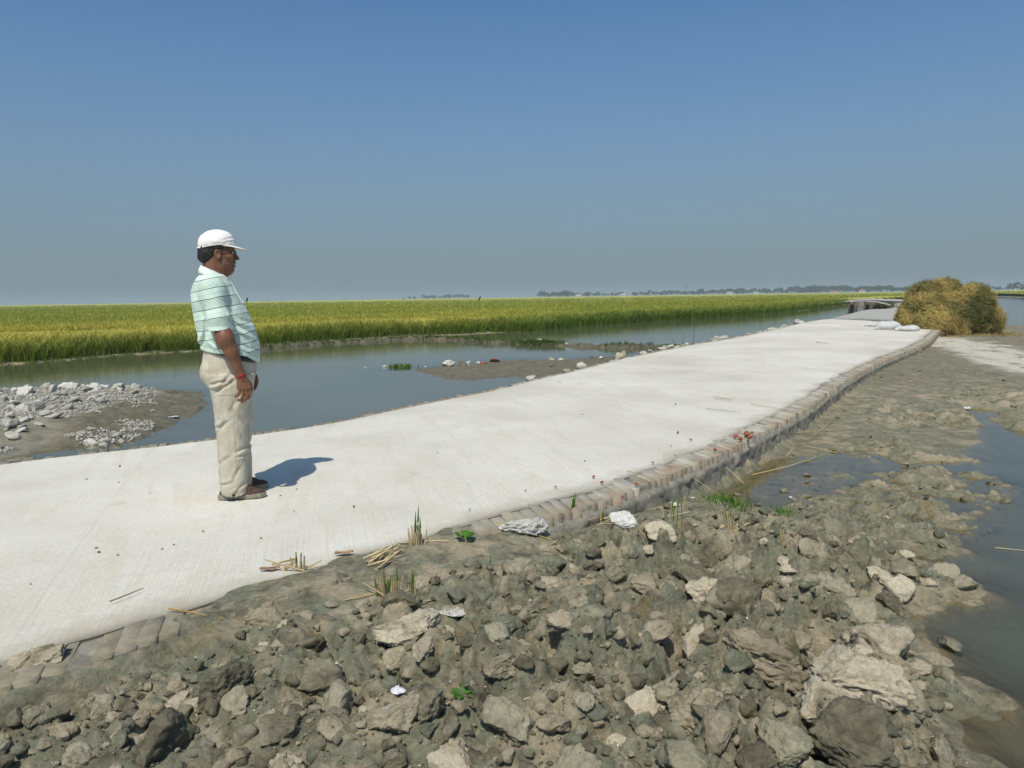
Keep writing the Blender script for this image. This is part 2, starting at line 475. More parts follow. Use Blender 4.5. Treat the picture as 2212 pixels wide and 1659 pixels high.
# ================================================================== mud material
def mud_material(name, kind='bank'):
    q = M(name); c = q.coord()
    geo = q.n('ShaderNodeNewGeometry'); c = geo.outputs['Position']
    big = q.noise(c, 1.6, 5, .6, .4); mid = q.noise(c, 10, 7, .66, .8); fine = q.noise(c, 45, 5, .6)
    col = q.ramp(mid, [(.30, (.069, .063, .041)), (.42, (.148, .138, .092)), (.54, (.235, .217, .148)), (.68, (.365, .332, .24))])
    green = q.noise(c, 4.3, 4, .6, .8)
    col = q.mix(q.ramp(green, [(.47, 0.0), (.60, .75)]), col, (.195, .205, .142))
    och = q.noise(c, 4.7, 3, .5, .5)
    col = q.mix(q.ramp(och, [(.60, 0.0), (.72, .5)]), col, (.24, .165, .065))
    pale = q.noise(c, 3.6, 5, .65, .3)
    col = q.mix(q.ramp(pale, [(.51, 0.0), (.62, .8)]), col, (.40, .33, .225))
    col = q.mix(.5, col, q.ramp(fine, [(.25, (.25, .25, .25)), (.75, (.78, .76, .72))]), 'OVERLAY')
    # dark wet film close to the water line, where the clay never dries
    sep = q.n('ShaderNodeSeparateXYZ', Vector=geo.outputs['Position'])
    wet = q.n('ShaderNodeMapRange', Value=sep.outputs['Z'])
    wet.inputs[1].default_value = ZW - .01; wet.inputs[2].default_value = ZW + .07; wet.inputs[3].default_value = 1; wet.inputs[4].default_value = 0
    wn = q.math('MULTIPLY', wet.outputs[0], q.ramp(q.noise(c, 2.0, 4), [(.35, .45), (.65, 1)]), clamp=True)
    col = q.mix(q.math('MULTIPLY', wn, .55), col, (.155, .130, .066))
    dry = q.attr('dry').outputs['Fac']
    col = q.mix(q.math('MULTIPLY', dry, .7), col, q.ramp(mid, [(.3, (.115, .105, .070)), (.7, (.225, .203, .140))]))
    # pale dried track of lime dust on the far side
    tr = q.attr('track').outputs['Fac']
    tn_ = q.math('MULTIPLY', tr, q.ramp(q.noise(c, 2.2, 5, .65, .5), [(.30, 0.0), (.48, 1.0)]))
    col = q.mix(tn_, col, (.50, .465, .375))
    col = q.mix(q.math('MULTIPLY', q.attr('dark').outputs['Fac'], .8), col, q.ramp(mid, [(.35, (.045, .038, .024)), (.65, (.115, .10, .065))]))
    q.set('Base Color', col)
    q.set('Roughness', q.math('SUBTRACT', .88, q.math('MULTIPLY', wn, .42)))
    q.set('Specular IOR Level', .32)
    b1 = q.bump(q.noise(c, 38, 8, .72), 1.0, .018)
    b2 = q.bump(q.noise(c, 160, 4, .65), .8, .004, b1)
    q.set('Normal', b2)
    return q.m
MUD = mud_material('clay_mud')

def grid_mesh(name, xs, ys, keep=None, mat=None, drop=None, hfun=height):
    X, Y = np.meshgrid(xs.astype(np.float32), ys.astype(np.float32), indexing='ij')
    H_ = hfun(X, Y)
    if drop is not None: H_ = drop(X, Y, H_)
    nx, ny = X.shape
    idx = np.arange(nx * ny).reshape(nx, ny)
    Q = np.stack([idx[:-1, :-1], idx[1:, :-1], idx[1:, 1:], idx[:-1, 1:]], -1).reshape(-1, 4)
    V = np.stack([X, Y, H_], -1).reshape(-1, 3)
    if keep is not None:
        k = keep(V); f = k[Q].any(1); Q = Q[f]
        used = np.zeros(len(V), bool); used[Q.ravel()] = True
        remap = np.cumsum(used) - 1; V = V[used]; Q = remap[Q]
    o = mesh_obj(name, V, Q, mat)
    return o, V

RUBZ = W([(-300, 1000), (0, 965), (120, 925), (220, 890), (330, 862), (330, 850), (200, 842), (0, 850), (-300, 870)], ZW + .05)
TRACK = W([(2012, 735), (2050, 745), (2110, 760), (2170, 775), (2260, 800)], ZW + .12)
def mud_attrs(o, V):
    d = line_d(V[:, 0], V[:, 1], TRACK)
    rz_ = sstep(.5, -.3, poly_sd(V[:, 0], V[:, 1], RUBZ) + .5 * fbm2(V[:, 0] * 2, V[:, 1] * 2, 3, 7))
    vfloat(o, np.maximum(sstep(.95, .3, d + .45 * fbm2(V[:, 0] * 2, V[:, 1] * 2, 3, 3)), .75 * rz_), 'track')
    dry = sstep(9.5, 13, V[:, 1]) * sstep(2, 5, V[:, 0])
    sp = np.minimum(poly_sd(V[:, 0], V[:, 1], P_SPITM), poly_sd(V[:, 0], V[:, 1], P_SPITL))
    vfloat(o, np.maximum(dry, sstep(.6, 0, sp)), 'dry')
    vfloat(o, np.maximum(sstep(.8, .4, line_d(V[:, 0], V[:, 1], BUND)), .5 * sstep(.6, 0, sp)), 'dark')

NEAR = (-3.4, 3.6, 0.9, 6.4)
xs = np.arange(NEAR[0], NEAR[1], .0095); ys = np.arange(1.55, NEAR[3], .0095); ys = np.concatenate([np.arange(NEAR[2], 1.55, .05), ys])
o, V = grid_mesh('mud_bank', xs, ys, lambda V: V[:, 2] > ZW - .34, MUD); mud_attrs(o, V)
tag(o, kind='structure')
def keep_mid(V):
    inn = (V[:, 0] > NEAR[0] + .03) & (V[:, 0] < NEAR[1] - .06) & (V[:, 1] > NEAR[2] + .03) & (V[:, 1] < NEAR[3] - .06)
    return (V[:, 2] > ZW - .34) & ~inn
xs = np.arange(-15, 19, .034); ys = np.arange(.9, 36, .034)
o, V = grid_mesh('mud_flat', xs, ys, keep_mid, MUD); mud_attrs(o, V)
tag(o, kind='structure')
# one sheet to the horizon
def grow(a, b, step, g, far):
    out = [b]; s = step
    while out[-1] < far: s *= g; out.append(out[-1] + s)
    lo = [a]; s = step
    while lo[-1] > -far: s *= g; lo.append(lo[-1] - s)
    return np.array(lo[::-1] + list(np.arange(a + step, b, step)) + out)
xs = grow(-16, 20, .5, 1.06, 5000); ys = grow(-2, 60, .5, 1.06, 5000)
def drop(X, Y, H_):
    inn = (X > -14.6) & (X < 18.6) & (Y > 1.2) & (Y < 35.6)
    return np.where(inn, np.minimum(H_, ZW - .45), H_)
o, V = grid_mesh('ground', xs, ys, None, MUD, drop); mud_attrs(o, V)
tag(o, kind='structure')

# ================================================================== water
q = M('murky_water'); geo = q.n('ShaderNodeNewGeometry'); c = geo.outputs['Position']
rip = q.n('ShaderNodeMapping', Vector=c); rip.inputs['Scale'].default_value = (1.0, 1.7, 1)
b1 = q.bump(q.noise(rip.outputs[0], 9, 3, .5), .10, .010)
b2 = q.bump(q.noise(rip.outputs[0], 1.6, 2, .5), .10, .03, b1)
dep = q.attr('depth').outputs['Fac']
fac = q.math('SUBTRACT', 1, q.math('EXPONENT', q.math('MULTIPLY', dep, -11)), clamp=True)
murk = q.n('ShaderNodeBsdfDiffuse', Color=q.ramp(q.noise(c, .5, 3), [(.3, (.092, .096, .056)), (.7, (.122, .122, .074))]))
clear = q.n('ShaderNodeBsdfTransparent'); clear.inputs[0].default_value = (.88, .84, .70, 1)
body = q.n('ShaderNodeMixShader'); q.l(fac, body.inputs[0]); q.l(clear.outputs[0], body.inputs[1]); q.l(murk.outputs[0], body.inputs[2])
gl = q.n('ShaderNodeBsdfGlossy', Roughness=.06); q.l(b2, gl.inputs['Normal']); gl.inputs['Color'].default_value = (1, 1, 1, 1)
fr = q.n('ShaderNodeFresnel', IOR=1.33); q.l(b2, fr.inputs['Normal'])
top = q.n('ShaderNodeMixShader'); q.l(fr.outputs[0], top.inputs[0]); q.l(body.outputs[0], top.inputs[1]); q.l(gl.outputs[0], top.inputs[2])
q.l(top.outputs[0], q.out.inputs['Surface'])
WATER = q.m
xs = np.concatenate([-np.geomspace(900, 15.5, 20), np.arange(-15, -3, .09), np.arange(-3, 4.5, .045), np.arange(4.5, 20, .09), np.geomspace(20.5, 900, 24)])
ys = np.concatenate([[-30, -8, -2, 0], np.arange(.9, 7, .045), np.arange(7, 36, .09), np.geomspace(36.5, 900, 26)])
X, Y = np.meshgrid(xs.astype(np.float32), ys.astype(np.float32), indexing='ij')
Hh = height(X, Y)
nx, ny = X.shape; idx = np.arange(nx * ny).reshape(nx, ny)
Q = np.stack([idx[:-1, :-1], idx[1:, :-1], idx[1:, 1:], idx[:-1, 1:]], -1).reshape(-1, 4)
V = np.stack([X, Y, np.full_like(X, ZW)], -1).reshape(-1, 3)
wet = (Hh.ravel() < ZW + .02); f = wet[Q].any(1)
Q = Q[f]; used = np.zeros(len(V), bool); used[Q.ravel()] = True; remap = np.cumsum(used) - 1
dpt = np.clip(ZW - Hh.ravel()[used], 0, 1)
o = mesh_obj('water', V[used], remap[Q], WATER); vfloat(o, dpt, 'depth')
tag(o, kind='structure')

# ================================================================== the concrete road
NU = 64
q = M('lime_concrete')
uv = q.n('ShaderNodeUVMap', uv_map='UVMap').outputs[0]; pos = q.n('ShaderNodeNewGeometry').outputs['Position']
su = q.n('ShaderNodeSeparateXYZ', Vector=uv)
u, v = su.outputs['X'], su.outputs['Y']           # metres across from the left edge / along
big = q.noise(pos, .55, 5, .6, .3); med = q.noise(pos, 3.2, 6, .65, .4); fin = q.noise(pos, 60, 4, .6)
col = q.ramp(big, [(.28, (.475, .445, .375)), (.5, (.575, .55, .478)), (.72, (.655, .632, .568))])
mp = q.n('ShaderNodeMapping', Vector=uv); mp.inputs['Scale'].default_value = (.9, 4.5, 1)
smear = q.noise(mp.outputs[0], 1.3, 5, .65, .6)
col = q.mix(q.ramp(smear, [(.51, 0.0), (.69, .62)]), col, (.53, .47, .365))
col = q.mix(q.ramp(med, [(.54, 0.0), (.72, .6)]), col, (.57, .51, .40))
col = q.mix(.35, col, q.ramp(fin, [(.3, (.36, .36, .36)), (.7, (.64, .64, .64))]), 'OVERLAY')
spk = q.n('ShaderNodeTexVoronoi', Vector=pos, Scale=26.0)
col = q.mix(q.math('MULTIPLY', q.math('LESS_THAN', spk.outputs['Distance'], .055), q.math('GREATER_THAN', q.noise(pos, 4, 2), .52)), col, (.30, .25, .19))
# construction joints and hairline cracks
jm = q.math('ABSOLUTE', q.math('SUBTRACT', q.math('FRACT', q.math('DIVIDE', q.math('ADD', v, q.math('MULTIPLY', q.noise(pos, 3, 3), .03)), 4.6)), .5))
col = q.mix(q.math('MULTIPLY', q.math('LESS_THAN', jm, .0012), .22), col, (.42, .37, .28))
for sc_, thr, colr, am in ((1.9, .62, (.46, .40, .30), .6), (.9, .64, (.54, .50, .42), .35), (7.0, .66, (.42, .35, .25), .5)):
    stn = q.noise(mp.outputs[0] if sc_ < 1.5 else pos, sc_, 6, .7, .8)
    col = q.mix(q.ramp(stn, [(thr, 0.0), (thr + .09, am)]), col, colr)
# mud trodden up along the edge on the near side
wob = q.math('MULTIPLY', q.math('SUBTRACT', q.noise(pos, 2.6, 5, .65), .5), .55)
edge = q.n('ShaderNodeMapRange', Value=q.math('ADD', q.attr('edge').outputs['Fac'], wob))
edge.inputs[1].default_value = .0; edge.inputs[2].default_value = .20; edge.inputs[3].default_value = 1; edge.inputs[4].default_value = 0
col = q.mix(q.math('MULTIPLY', edge.outputs[0], .72), col, (.36, .315, .235))
q.set('Base Color', col); q.set('Roughness', .93); q.set('Specular IOR Level', .15)
# broom strokes drawn across the slab
skew = q.n('ShaderNodeMapping', Vector=uv); skew.inputs['Rotation'].default_value = (0, 0, math.radians(9)); skew.inputs['Scale'].default_value = (.12, 1, 1)
skew.inputs['Scale'].default_value = (.55, 13, 1)
br_f = q.noise(skew.outputs[0], 2.6, 3, .55, .25)
patch = q.math('MAXIMUM', q.ramp(q.noise(pos, .7, 3), [(.50, .05), (.66, .8)]), q.ramp(q.attr('edge').outputs['Fac'], [(.5, 1), (1.0, 0)]))
bb = q.math('MULTIPLY', br_f, patch)
n1 = q.bump(bb, .5, .011)
n2 = q.bump(q.noise(pos, 11, 6, .65), .35, .012, n1)
n3 = q.bump(fin, .35, .003, n2)
q.set('Normal', n3)
CONC = q.m
BR_R, BR_L = .24, .17           # width of the brick edging on either side
def inset(Lr, Rr, a, b):
    d = Rr - Lr; w = np.linalg.norm(d, axis=1)[:, None]; d = d / w
    return Lr + d * a, Rr - d * b, w[:, 0] - a - b
ii = np.arange(NST) * (LlenR / NST)
wobR = .045 * fbm2(ii * 3.0, ii * 0, 4, 141); wobL = .025 * fbm2(ii * 3.0, ii * 0 + 9, 4, 143)
inL, inR, _w = inset(Lr, Rr, (BR_L - .015 + wobL)[:, None], (BR_R - .03 + wobR)[:, None]); wN = np.linalg.norm(inR - inL, axis=1)
cl = .5 * (Lr + Rr); sl = np.concatenate([[0], np.cumsum(np.linalg.norm(np.diff(cl, axis=0), axis=1))])
sl = sl - sl[0]
tt = np.linspace(0, 1, NU)
XY = inL[:, None, :] * (1 - tt)[None, :, None] + inR[:, None, :] * tt[None, :, None]
zz = zroad(XY[..., 1]) + .012 * fbm2(XY[..., 0] * .9, XY[..., 1] * .9, 3, 111) + .03 * (1 - (2 * tt[None, :] - 1) ** 2)
zz += np.minimum(.004 + .0, 1) * 1.0 - .006 * (np.abs(2 * tt[None, :] - 1) > .999)
ed = np.minimum(tt[None, :] * 9 + .4, (1 - tt)[None, :] * wN[:, None])
V = [np.concatenate([XY, zz[..., None]], -1).reshape(-1, 3)]
idx = np.arange(NST * NU).reshape(NST, NU)
Q = [np.stack([idx[:-1, :-1], idx[:-1, 1:], idx[1:, 1:], idx[1:, :-1]], -1).reshape(-1, 4)]
base = NST * NU
ring = np.concatenate([idx[:, 0], idx[-1, 1:], idx[::-1, -1][1:], idx[0, ::-1][1:-1]])
sk = V[0][ring].copy(); sk[:, 2] -= .10
V.append(sk); r2 = base + np.arange(len(ring))
Q.append(np.stack([ring, r2, np.roll(r2, -1), np.roll(ring, -1)], 1))
V = np.concatenate(V); Q = np.concatenate(Q)
road = mesh_obj('road', V, Q, CONC); tag(road, kind='structure')
UU = np.stack([np.broadcast_to(tt[None, :] * wN[:, None], (NST, NU)), np.broadcast_to(sl[:, None], (NST, NU))], -1).reshape(-1, 2)
UU = np.concatenate([UU, UU[ring]]); ul = road.data.uv_layers.new(name='UVMap')
li = np.zeros(len(road.data.loops), dtype=np.int32); road.data.loops.foreach_get('vertex_index', li)
ul.data.foreach_set('uv', UU[li].astype(np.float32).ravel())
vfloat(road, np.concatenate([ed.ravel(), np.zeros(len(ring))]), 'edge')

def slab_z(x, y):
    i = int(np.argmin((cl[:, 0] - x) ** 2 + (cl[:, 1] - y) ** 2)); a_ = inL[i]; e_ = inR[i] - a_; t = float(np.clip(np.dot(np.array([x, y]) - a_, e_) / np.dot(e_, e_), 0, 1))
    xx, yy = np.array([x], float), np.array([y], float)
    return float(zroad(y)) + .012 * float(fbm2(xx * .9, yy * .9, 3, 111)[0]) + .03 * (1 - (2 * t - 1) ** 2) + .004
# ---- brick edging: bricks on edge, set across the line of the road, in lime mortar
q = M('edging_brick'); c = q.n('ShaderNodeNewGeometry').outputs['Position']; t = q.attr('tint')
dust = q.noise(c, 5, 5, .65, .3)
col = q.mix(q.ramp(q.noise(c, 26, 5, .6), [(.40, .52), (.68, .96)]), t.outputs['Color'], (.27, .232, .165))
col = q.mix(q.ramp(dust, [(.38, 0.0), (.58, .75)]), col, (.31, .27, .20))
ib = q.math('ADD', q.attr('inner').outputs['Fac'], q.math('MULTIPLY', q.math('SUBTRACT', q.noise(c, 9, 5, .65), .5), 1.1))
col = q.mix(q.ramp(ib, [(.10, 0.12), (.70, .92)]), col, (.44, .41, .34))
spx = q.n('ShaderNodeSeparateXYZ', Vector=c); dirt = q.n('ShaderNodeMapRange', Value=q.math('ADD', spx.outputs['X'], q.math('MULTIPLY', q.noise(c, 3, 3), .8)))
dirt.inputs[1].default_value = 1.2; dirt.inputs[2].default_value = -.6; dirt.inputs[3].default_value = 0; dirt.inputs[4].default_value = .78
col = q.mix(dirt.outputs[0], col, q.ramp(q.noise(c, 13, 5, .65), [(.35, (.165, .142, .098)), (.65, (.275, .24, .17))]))
q.set('Base Color', col); q.set('Roughness', .92); q.set('Specular IOR Level', .15)
q.set('Normal', q.bump(q.noise(c, 70, 5, .65), .7, .008)); BRICK = q.m
q = M('rough_mortar'); c = q.n('ShaderNodeNewGeometry').outputs['Position']
q.set('Base Color', q.ramp(q.noise(c, 9, 6, .65, .4), [(.3, (.15, .138, .108)), (.55, (.26, .243, .20)), (.75, (.38, .355, .295))]))
q.set('Roughness', .95); q.set('Specular IOR Level', .12); q.set('Normal', q.bump(q.noise(c, 45, 6, .7), .8, .012)); MORTAR = q.m

def edging(line, into, width, name):
    """line: outer edge; into: unit vectors pointing at the road's middle"""
    pitch = .078
    s = np.concatenate([[0], np.cumsum(np.linalg.norm(np.diff(line, axis=0), axis=1))])
    n = int(s[-1] / pitch); rnd = np.random.default_rng(abs(hash(name)) % 1000 if False else 17 + len(name))
    Vs, Fs, cols, inn = [], [], [], []
    for i in range(n):
        ss = (i + .5) * pitch
        p = np.array([np.interp(ss, s, line[:, k]) for k in (0, 1)]); nn = np.array([np.interp(ss, s, into[:, k]) for k in (0, 1)]); nn /= np.linalg.norm(nn)
        tg = np.array([-nn[1], nn[0]])
        a = rnd.normal(0, .03); ca, sa = math.cos(a), math.sin(a)
        n2_ = nn * ca + tg * sa; t2 = np.array([-n2_[1], n2_[0]])
        out = rnd.normal(0, .006); L_ = width + .03 + rnd.normal(0, .008); hw = .0358 + rnd.normal(0, .0016)
        if rnd.random() < .07: out += rnd.uniform(.03, .09)
        if rnd.random() < .025: continue
        zt = float(zroad(p[1])) + rnd.normal(0, .0045) - .004
        tilt = rnd.normal(0, .012)
        bev = .0035
        pr = []
        for zz_, e in ((zt - .125, 0), (zt - bev, 0), (zt, bev)):
            for (du, dv) in ((0 + e, -hw + e), (L_ - e, -hw + e), (L_ - e, hw - e), (0 + e, hw - e)):
                q2 = p + n2_ * (du + out) + t2 * dv
                pr.append((q2[0] + rnd.normal(0, .0018), q2[1] + rnd.normal(0, .0018), zz_ + tilt * (du - .1) + rnd.normal(0, .0018)))
        b = len(Vs); Vs += pr
        for k in range(2):
            for j in range(4):
                Fs.append((b + k * 4 + j, b + k * 4 + (j + 1) % 4, b + k * 4 + 4 + (j + 1) % 4, b + k * 4 + 4 + j))
        Fs.append((b + 8, b + 9, b + 10, b + 11))
        r = rnd.random(); cb = np.array([.25, .125, .085]) * (.7 + .6 * r) if rnd.random() < .5 else np.array([.23, .18, .13]) * (.8 + .4 * r)
        cols += [cb] * 12; dj = rnd.normal(0, .28); inn += [dj, 1 + dj, 1 + dj, dj] * 3
    o = mesh_obj(name, np.array(Vs), np.array(Fs), BRICK, smooth=False); vcol(o, np.array(cols)); vfloat(o, np.array(inn), 'inner'); tag(o, kind='structure')
    # mortar bed under and between the bricks, with a broken face
    s_n = int(s[-1] / .03); ls, _ = resample(line, s_n); ins = np.stack([np.interp(np.linspace(0, 1, s_n), np.linspace(0, 1, len(into)), into[:, k]) for k in (0, 1)], 1)
    zt = zroad(ls[:, 1]) - .012
    prof = [(width + .03, .0), (.006, .0), (.004, -.02), (.000, -.040), (-.022, -.048), (-.046, -.062), (-.050, -.085), (-.046, -.105), (-.052, -.125), (-.048, -.15), (-.055, -.18), (-.058, -.22), (-.06, -.27), (-.06, -.40)]
    rows = []
    for k, (du, dz) in enumerate(prof):
        P3 = np.stack([ls[:, 0] + ins[:, 0] * du, ls[:, 1] + ins[:, 1] * du, zt + dz], 1)
        if k >= 2:
            amp = .034 if dz < -.045 else .006
            jit = amp * fbm3(P3 * 16, 4, 131) + .4 * amp * fbm3(P3 * 50, 3, 133)
            P3[:, :2] += ins * jit[:, None]
        rows.append(P3)
    Vm = np.stack(rows, 1); ns, nk = Vm.shape[:2]; idx = np.arange(ns * nk).reshape(ns, nk)
    Qm = np.stack([idx[:-1, :-1], idx[1:, :-1], idx[1:, 1:], idx[:-1, 1:]], -1).reshape(-1, 4)
    o2 = mesh_obj('kerb_bed', Vm.reshape(-1, 3), Qm, MORTAR); tag(o2, kind='structure')
dd = Rr - Lr; dd = dd / np.linalg.norm(dd, axis=1)[:, None]
edging(Rr, -dd, BR_R, 'kerb'); edging(Lr, dd, BR_L, 'kerb')

# ---- older road beyond
q = M('old_road_surface'); c = q.n('ShaderNodeNewGeometry').outputs['Position']
uvn = q.n('ShaderNodeUVMap', uv_map='UVMap').outputs[0]
mp = q.n('ShaderNodeMapping', Vector=uvn); mp.inputs['Scale'].default_value = (.6, 8, 1)
col = q.ramp(q.noise(mp.outputs[0], 2, 4, .6), [(.3, (.33, .315, .285)), (.7, (.43, .41, .37))])
q.set('Base Color', col); q.set('Roughness', .9); q.set('Specular IOR Level', .2); q.set('Normal', q.bump(q.noise(mp.outputs[0], 6, 4), .4, .02))
nk = 10; tt2 = np.linspace(0, 1, nk)
XY = OLc[:, None, :] * (1 - tt2)[None, :, None] + ORc[:, None, :] * tt2[None, :, None]
zz = np.full(XY.shape[:2], .296) + .05 * (1 - (2 * tt2[None] - 1) ** 2) - .02 * sstep(0, 30, XY[..., 1] * 0)
V = np.concatenate([XY, zz[..., None]], -1)
lo = V.copy()
idx = np.arange(80 * nk).reshape(80, nk); Q = [np.stack([idx[:-1, :-1], idx[:-1, 1:], idx[1:, 1:], idx[1:, :-1]], -1).reshape(-1, 4)]
V = V.reshape(-1, 3); ring = np.concatenate([idx[:, 0], idx[-1, 1:], idx[::-1, -1][1:], idx[0, ::-1][1:-1]]); sk = V[ring].copy(); sk[:, 2] -= .3
r2 = len(V) + np.arange(len(ring)); Q.append(np.stack([ring, r2, np.roll(r2, -1), np.roll(ring, -1)], 1))
s2l = np.concatenate([[0], np.cumsum(np.linalg.norm(np.diff(OLc, axis=0), axis=1))])
UU = np.stack([np.broadcast_to(tt2[None] * 4, (80, nk)), np.broadcast_to(s2l[:, None], (80, nk))], -1).reshape(-1, 2); UU = np.concatenate([UU, UU[ring]])
o = mesh_obj('old_road', np.concatenate([V, sk]), np.concatenate(Q), q.m); tag(o, kind='structure')
ul = o.data.uv_layers.new(name='UVMap'); li = np.zeros(len(o.data.loops), dtype=np.int32); o.data.loops.foreach_get('vertex_index', li); ul.data.foreach_set('uv', UU[li].astype(np.float32).ravel())

# ================================================================== rice field
def leaf_material(name, trans=.35):
    q = M(name); t = q.attr('tint').outputs['Color']
    q.set('Base Color', t); q.set('Roughness', .6); q.set('Specular IOR Level', .25)
    tr = q.n('ShaderNodeBsdfTranslucent'); q.l(t, tr.inputs[0])
    mx = q.n('ShaderNodeMixShader'); mx.inputs[0].default_value = trans
    q.l(q.b.outputs[0], mx.inputs[1]); q.l(tr.outputs[0], mx.inputs[2]); q.l(mx.outputs[0], q.out.inputs['Surface'])
    return q.m
LEAF = leaf_material('rice_leaf')
FIELD_TOP = .62
def ripe(x, y):
    """0 = green, 1 = ripe yellow: the strip along the left of the pond has turned first"""
    s = -poly_sd(x, y, P_FIELD_C)
    n = fbm2(x * .12, y * .12, 3, 201); nb = fbm2(x * .03 + 7, y * .16, 3, 205)
    left = sstep(3.0, -4.0, x - .12 * (y - 25))
    band = sstep(13, 7, s + 3 * n) * left
    return np.clip(band * .62 + .26 + .30 * n + .26 * nb, 0, 1)
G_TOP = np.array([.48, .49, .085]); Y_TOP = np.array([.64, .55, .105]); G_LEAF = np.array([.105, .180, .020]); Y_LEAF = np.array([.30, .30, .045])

def blades(px, py, z0, n_per, hgt, spread, wid, rnd, ripeness, droop=.35, green_base=True, segs=3, edge=False):
    """n_per leaf ribbons at every point; returns verts, quads, colours"""
    N = len(px) * n_per
    bx = np.repeat(px, n_per) + rnd.normal(0, 1, N) * np.repeat(spread * .30, n_per)
    by = np.repeat(py, n_per) + rnd.normal(0, 1, N) * np.repeat(spread * .30, n_per)
    H_ = np.repeat(hgt, n_per) * rnd.uniform(.62, 1.08, N); Wd = np.repeat(wid, n_per) * rnd.uniform(.7, 1.3, N)
    az = rnd.uniform(0, 2 * np.pi, N); lean = np.abs(rnd.normal(.16, .13, N)) + .03
    fz = rnd.uniform(0, 2 * np.pi, N)
    R_ = np.repeat(ripeness, n_per) + rnd.normal(0, .16, N)
    head = rnd.random(N) < (.35 + .4 * np.clip(R_, 0, 1))
    ts = np.linspace(0, 1, segs + 1)
    Vv = np.zeros((N, segs + 1, 2, 3), np.float32); Cc = np.zeros((N, segs + 1, 2, 3), np.float32)
    R_ = np.clip(R_, 0, 1)[:, None]
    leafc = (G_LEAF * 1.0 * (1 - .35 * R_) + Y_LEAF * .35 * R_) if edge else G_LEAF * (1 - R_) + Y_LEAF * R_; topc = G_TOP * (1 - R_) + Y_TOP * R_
    var = rnd.uniform(.7, 1.25, N)[:, None]
    dr = droop * np.where(head, 1.7, 1.0)
    for k, t in enumerate(ts):
        reach = lean * H_ * t + dr * H_ * .5 * t ** 3
        zc = H_ * (t - .30 * dr * t ** 4)
        x = bx + np.cos(az) * reach; y = by + np.sin(az) * reach
        w = Wd * (1 - .85 * t ** 2) * np.where(head & (t > .6), 1.5, 1)
        ox = np.cos(fz) * w * .5; oy = np.sin(fz) * w * .5
        zz_ = np.repeat(z0, n_per) + zc
        Vv[:, k, 0] = np.stack([x - ox, y - oy, zz_], 1); Vv[:, k, 1] = np.stack([x + ox, y + oy, zz_], 1)
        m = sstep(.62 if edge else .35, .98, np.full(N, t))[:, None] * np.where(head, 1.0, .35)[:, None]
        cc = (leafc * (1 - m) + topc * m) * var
        Cc[:, k, 0] = cc; Cc[:, k, 1] = cc
    idx = np.arange(N * (segs + 1) * 2).reshape(N, segs + 1, 2)
    Q = np.stack([idx[:, :-1, 0], idx[:, :-1, 1], idx[:, 1:, 1], idx[:, 1:, 0]], -1).reshape(-1, 4)
    return Vv.reshape(-1, 3), Q, Cc.reshape(-1, 3)

rnd = np.random.default_rng(11)
parts = []
# the standing edge of the crop, plant by plant
tang = np.gradient(FE_S, axis=0); tang /= np.linalg.norm(tang, axis=1)[:, None]; inw = np.stack([-tang[:, 1], tang[:, 0]], 1)
def edge_points(n, d0, d1, s_hi):
    s = rnd.uniform(0, s_hi, n); i = s / FE_LEN * (len(FE_S) - 1); i0 = i.astype(int); f = (i - i0)[:, None]
    p = FE_S[i0] * (1 - f) + FE_S[np.minimum(i0 + 1, len(FE_S) - 1)] * f
    dd_ = rnd.uniform(d0, d1, n)[:, None]
    return p + inw[i0] * dd_
s_vis = FE_LEN * 0.999
seg = np.linalg.norm(np.diff(FE, axis=0), axis=1)
s115 = seg[:18].sum()            # visible front ends where the bridge hides it
p = edge_points(5200, .05, 1.3, s115); r_ = ripe(p[:, 0].astype(np.float32), p[:, 1].astype(np.float32))
dist = np.hypot(p[:, 0], p[:, 1])
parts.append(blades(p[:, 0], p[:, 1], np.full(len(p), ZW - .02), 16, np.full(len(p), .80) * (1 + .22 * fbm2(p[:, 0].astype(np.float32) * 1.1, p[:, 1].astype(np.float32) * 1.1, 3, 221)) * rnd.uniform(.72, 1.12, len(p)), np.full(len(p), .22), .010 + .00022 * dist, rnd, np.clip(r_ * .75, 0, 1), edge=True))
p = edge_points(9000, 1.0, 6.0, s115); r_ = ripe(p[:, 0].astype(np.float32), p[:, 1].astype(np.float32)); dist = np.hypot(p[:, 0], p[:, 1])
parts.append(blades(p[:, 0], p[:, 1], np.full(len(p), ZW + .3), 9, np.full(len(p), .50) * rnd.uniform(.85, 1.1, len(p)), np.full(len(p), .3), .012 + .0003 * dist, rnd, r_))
# the crop behind: tufts thin out and grow with distance
def fan(n, y0, y1, margin=1.12):
    y = 1 / (1 / y0 + rnd.random(n) * (1 / y1 - 1 / y0)); x = (rnd.random(n) * 2.35 - 1.3) * y * .69 * margin
    k = poly_sd(x.astype(np.float32), y.astype(np.float32), P_FIELD_C) < -4.5
    return x[k], y[k]
x, y = fan(40000, 24, 75); r_ = ripe(x.astype(np.float32), y.astype(np.float32)); dist = np.hypot(x, y)
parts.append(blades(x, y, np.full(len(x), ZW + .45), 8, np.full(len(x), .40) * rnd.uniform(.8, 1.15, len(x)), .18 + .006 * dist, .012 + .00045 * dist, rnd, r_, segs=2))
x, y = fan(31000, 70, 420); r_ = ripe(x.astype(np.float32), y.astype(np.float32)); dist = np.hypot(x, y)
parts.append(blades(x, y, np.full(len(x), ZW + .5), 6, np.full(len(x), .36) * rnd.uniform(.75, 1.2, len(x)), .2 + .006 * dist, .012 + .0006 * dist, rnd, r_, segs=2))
off = 0; VV, QQ, CC = [], [], []
for a, b, c_ in parts: VV.append(a); QQ.append(b + off); CC.append(c_); off += len(a)
rice = mesh_obj('rice_plants', np.concatenate(VV), np.concatenate(QQ), LEAF); vcol(rice, np.concatenate(CC))
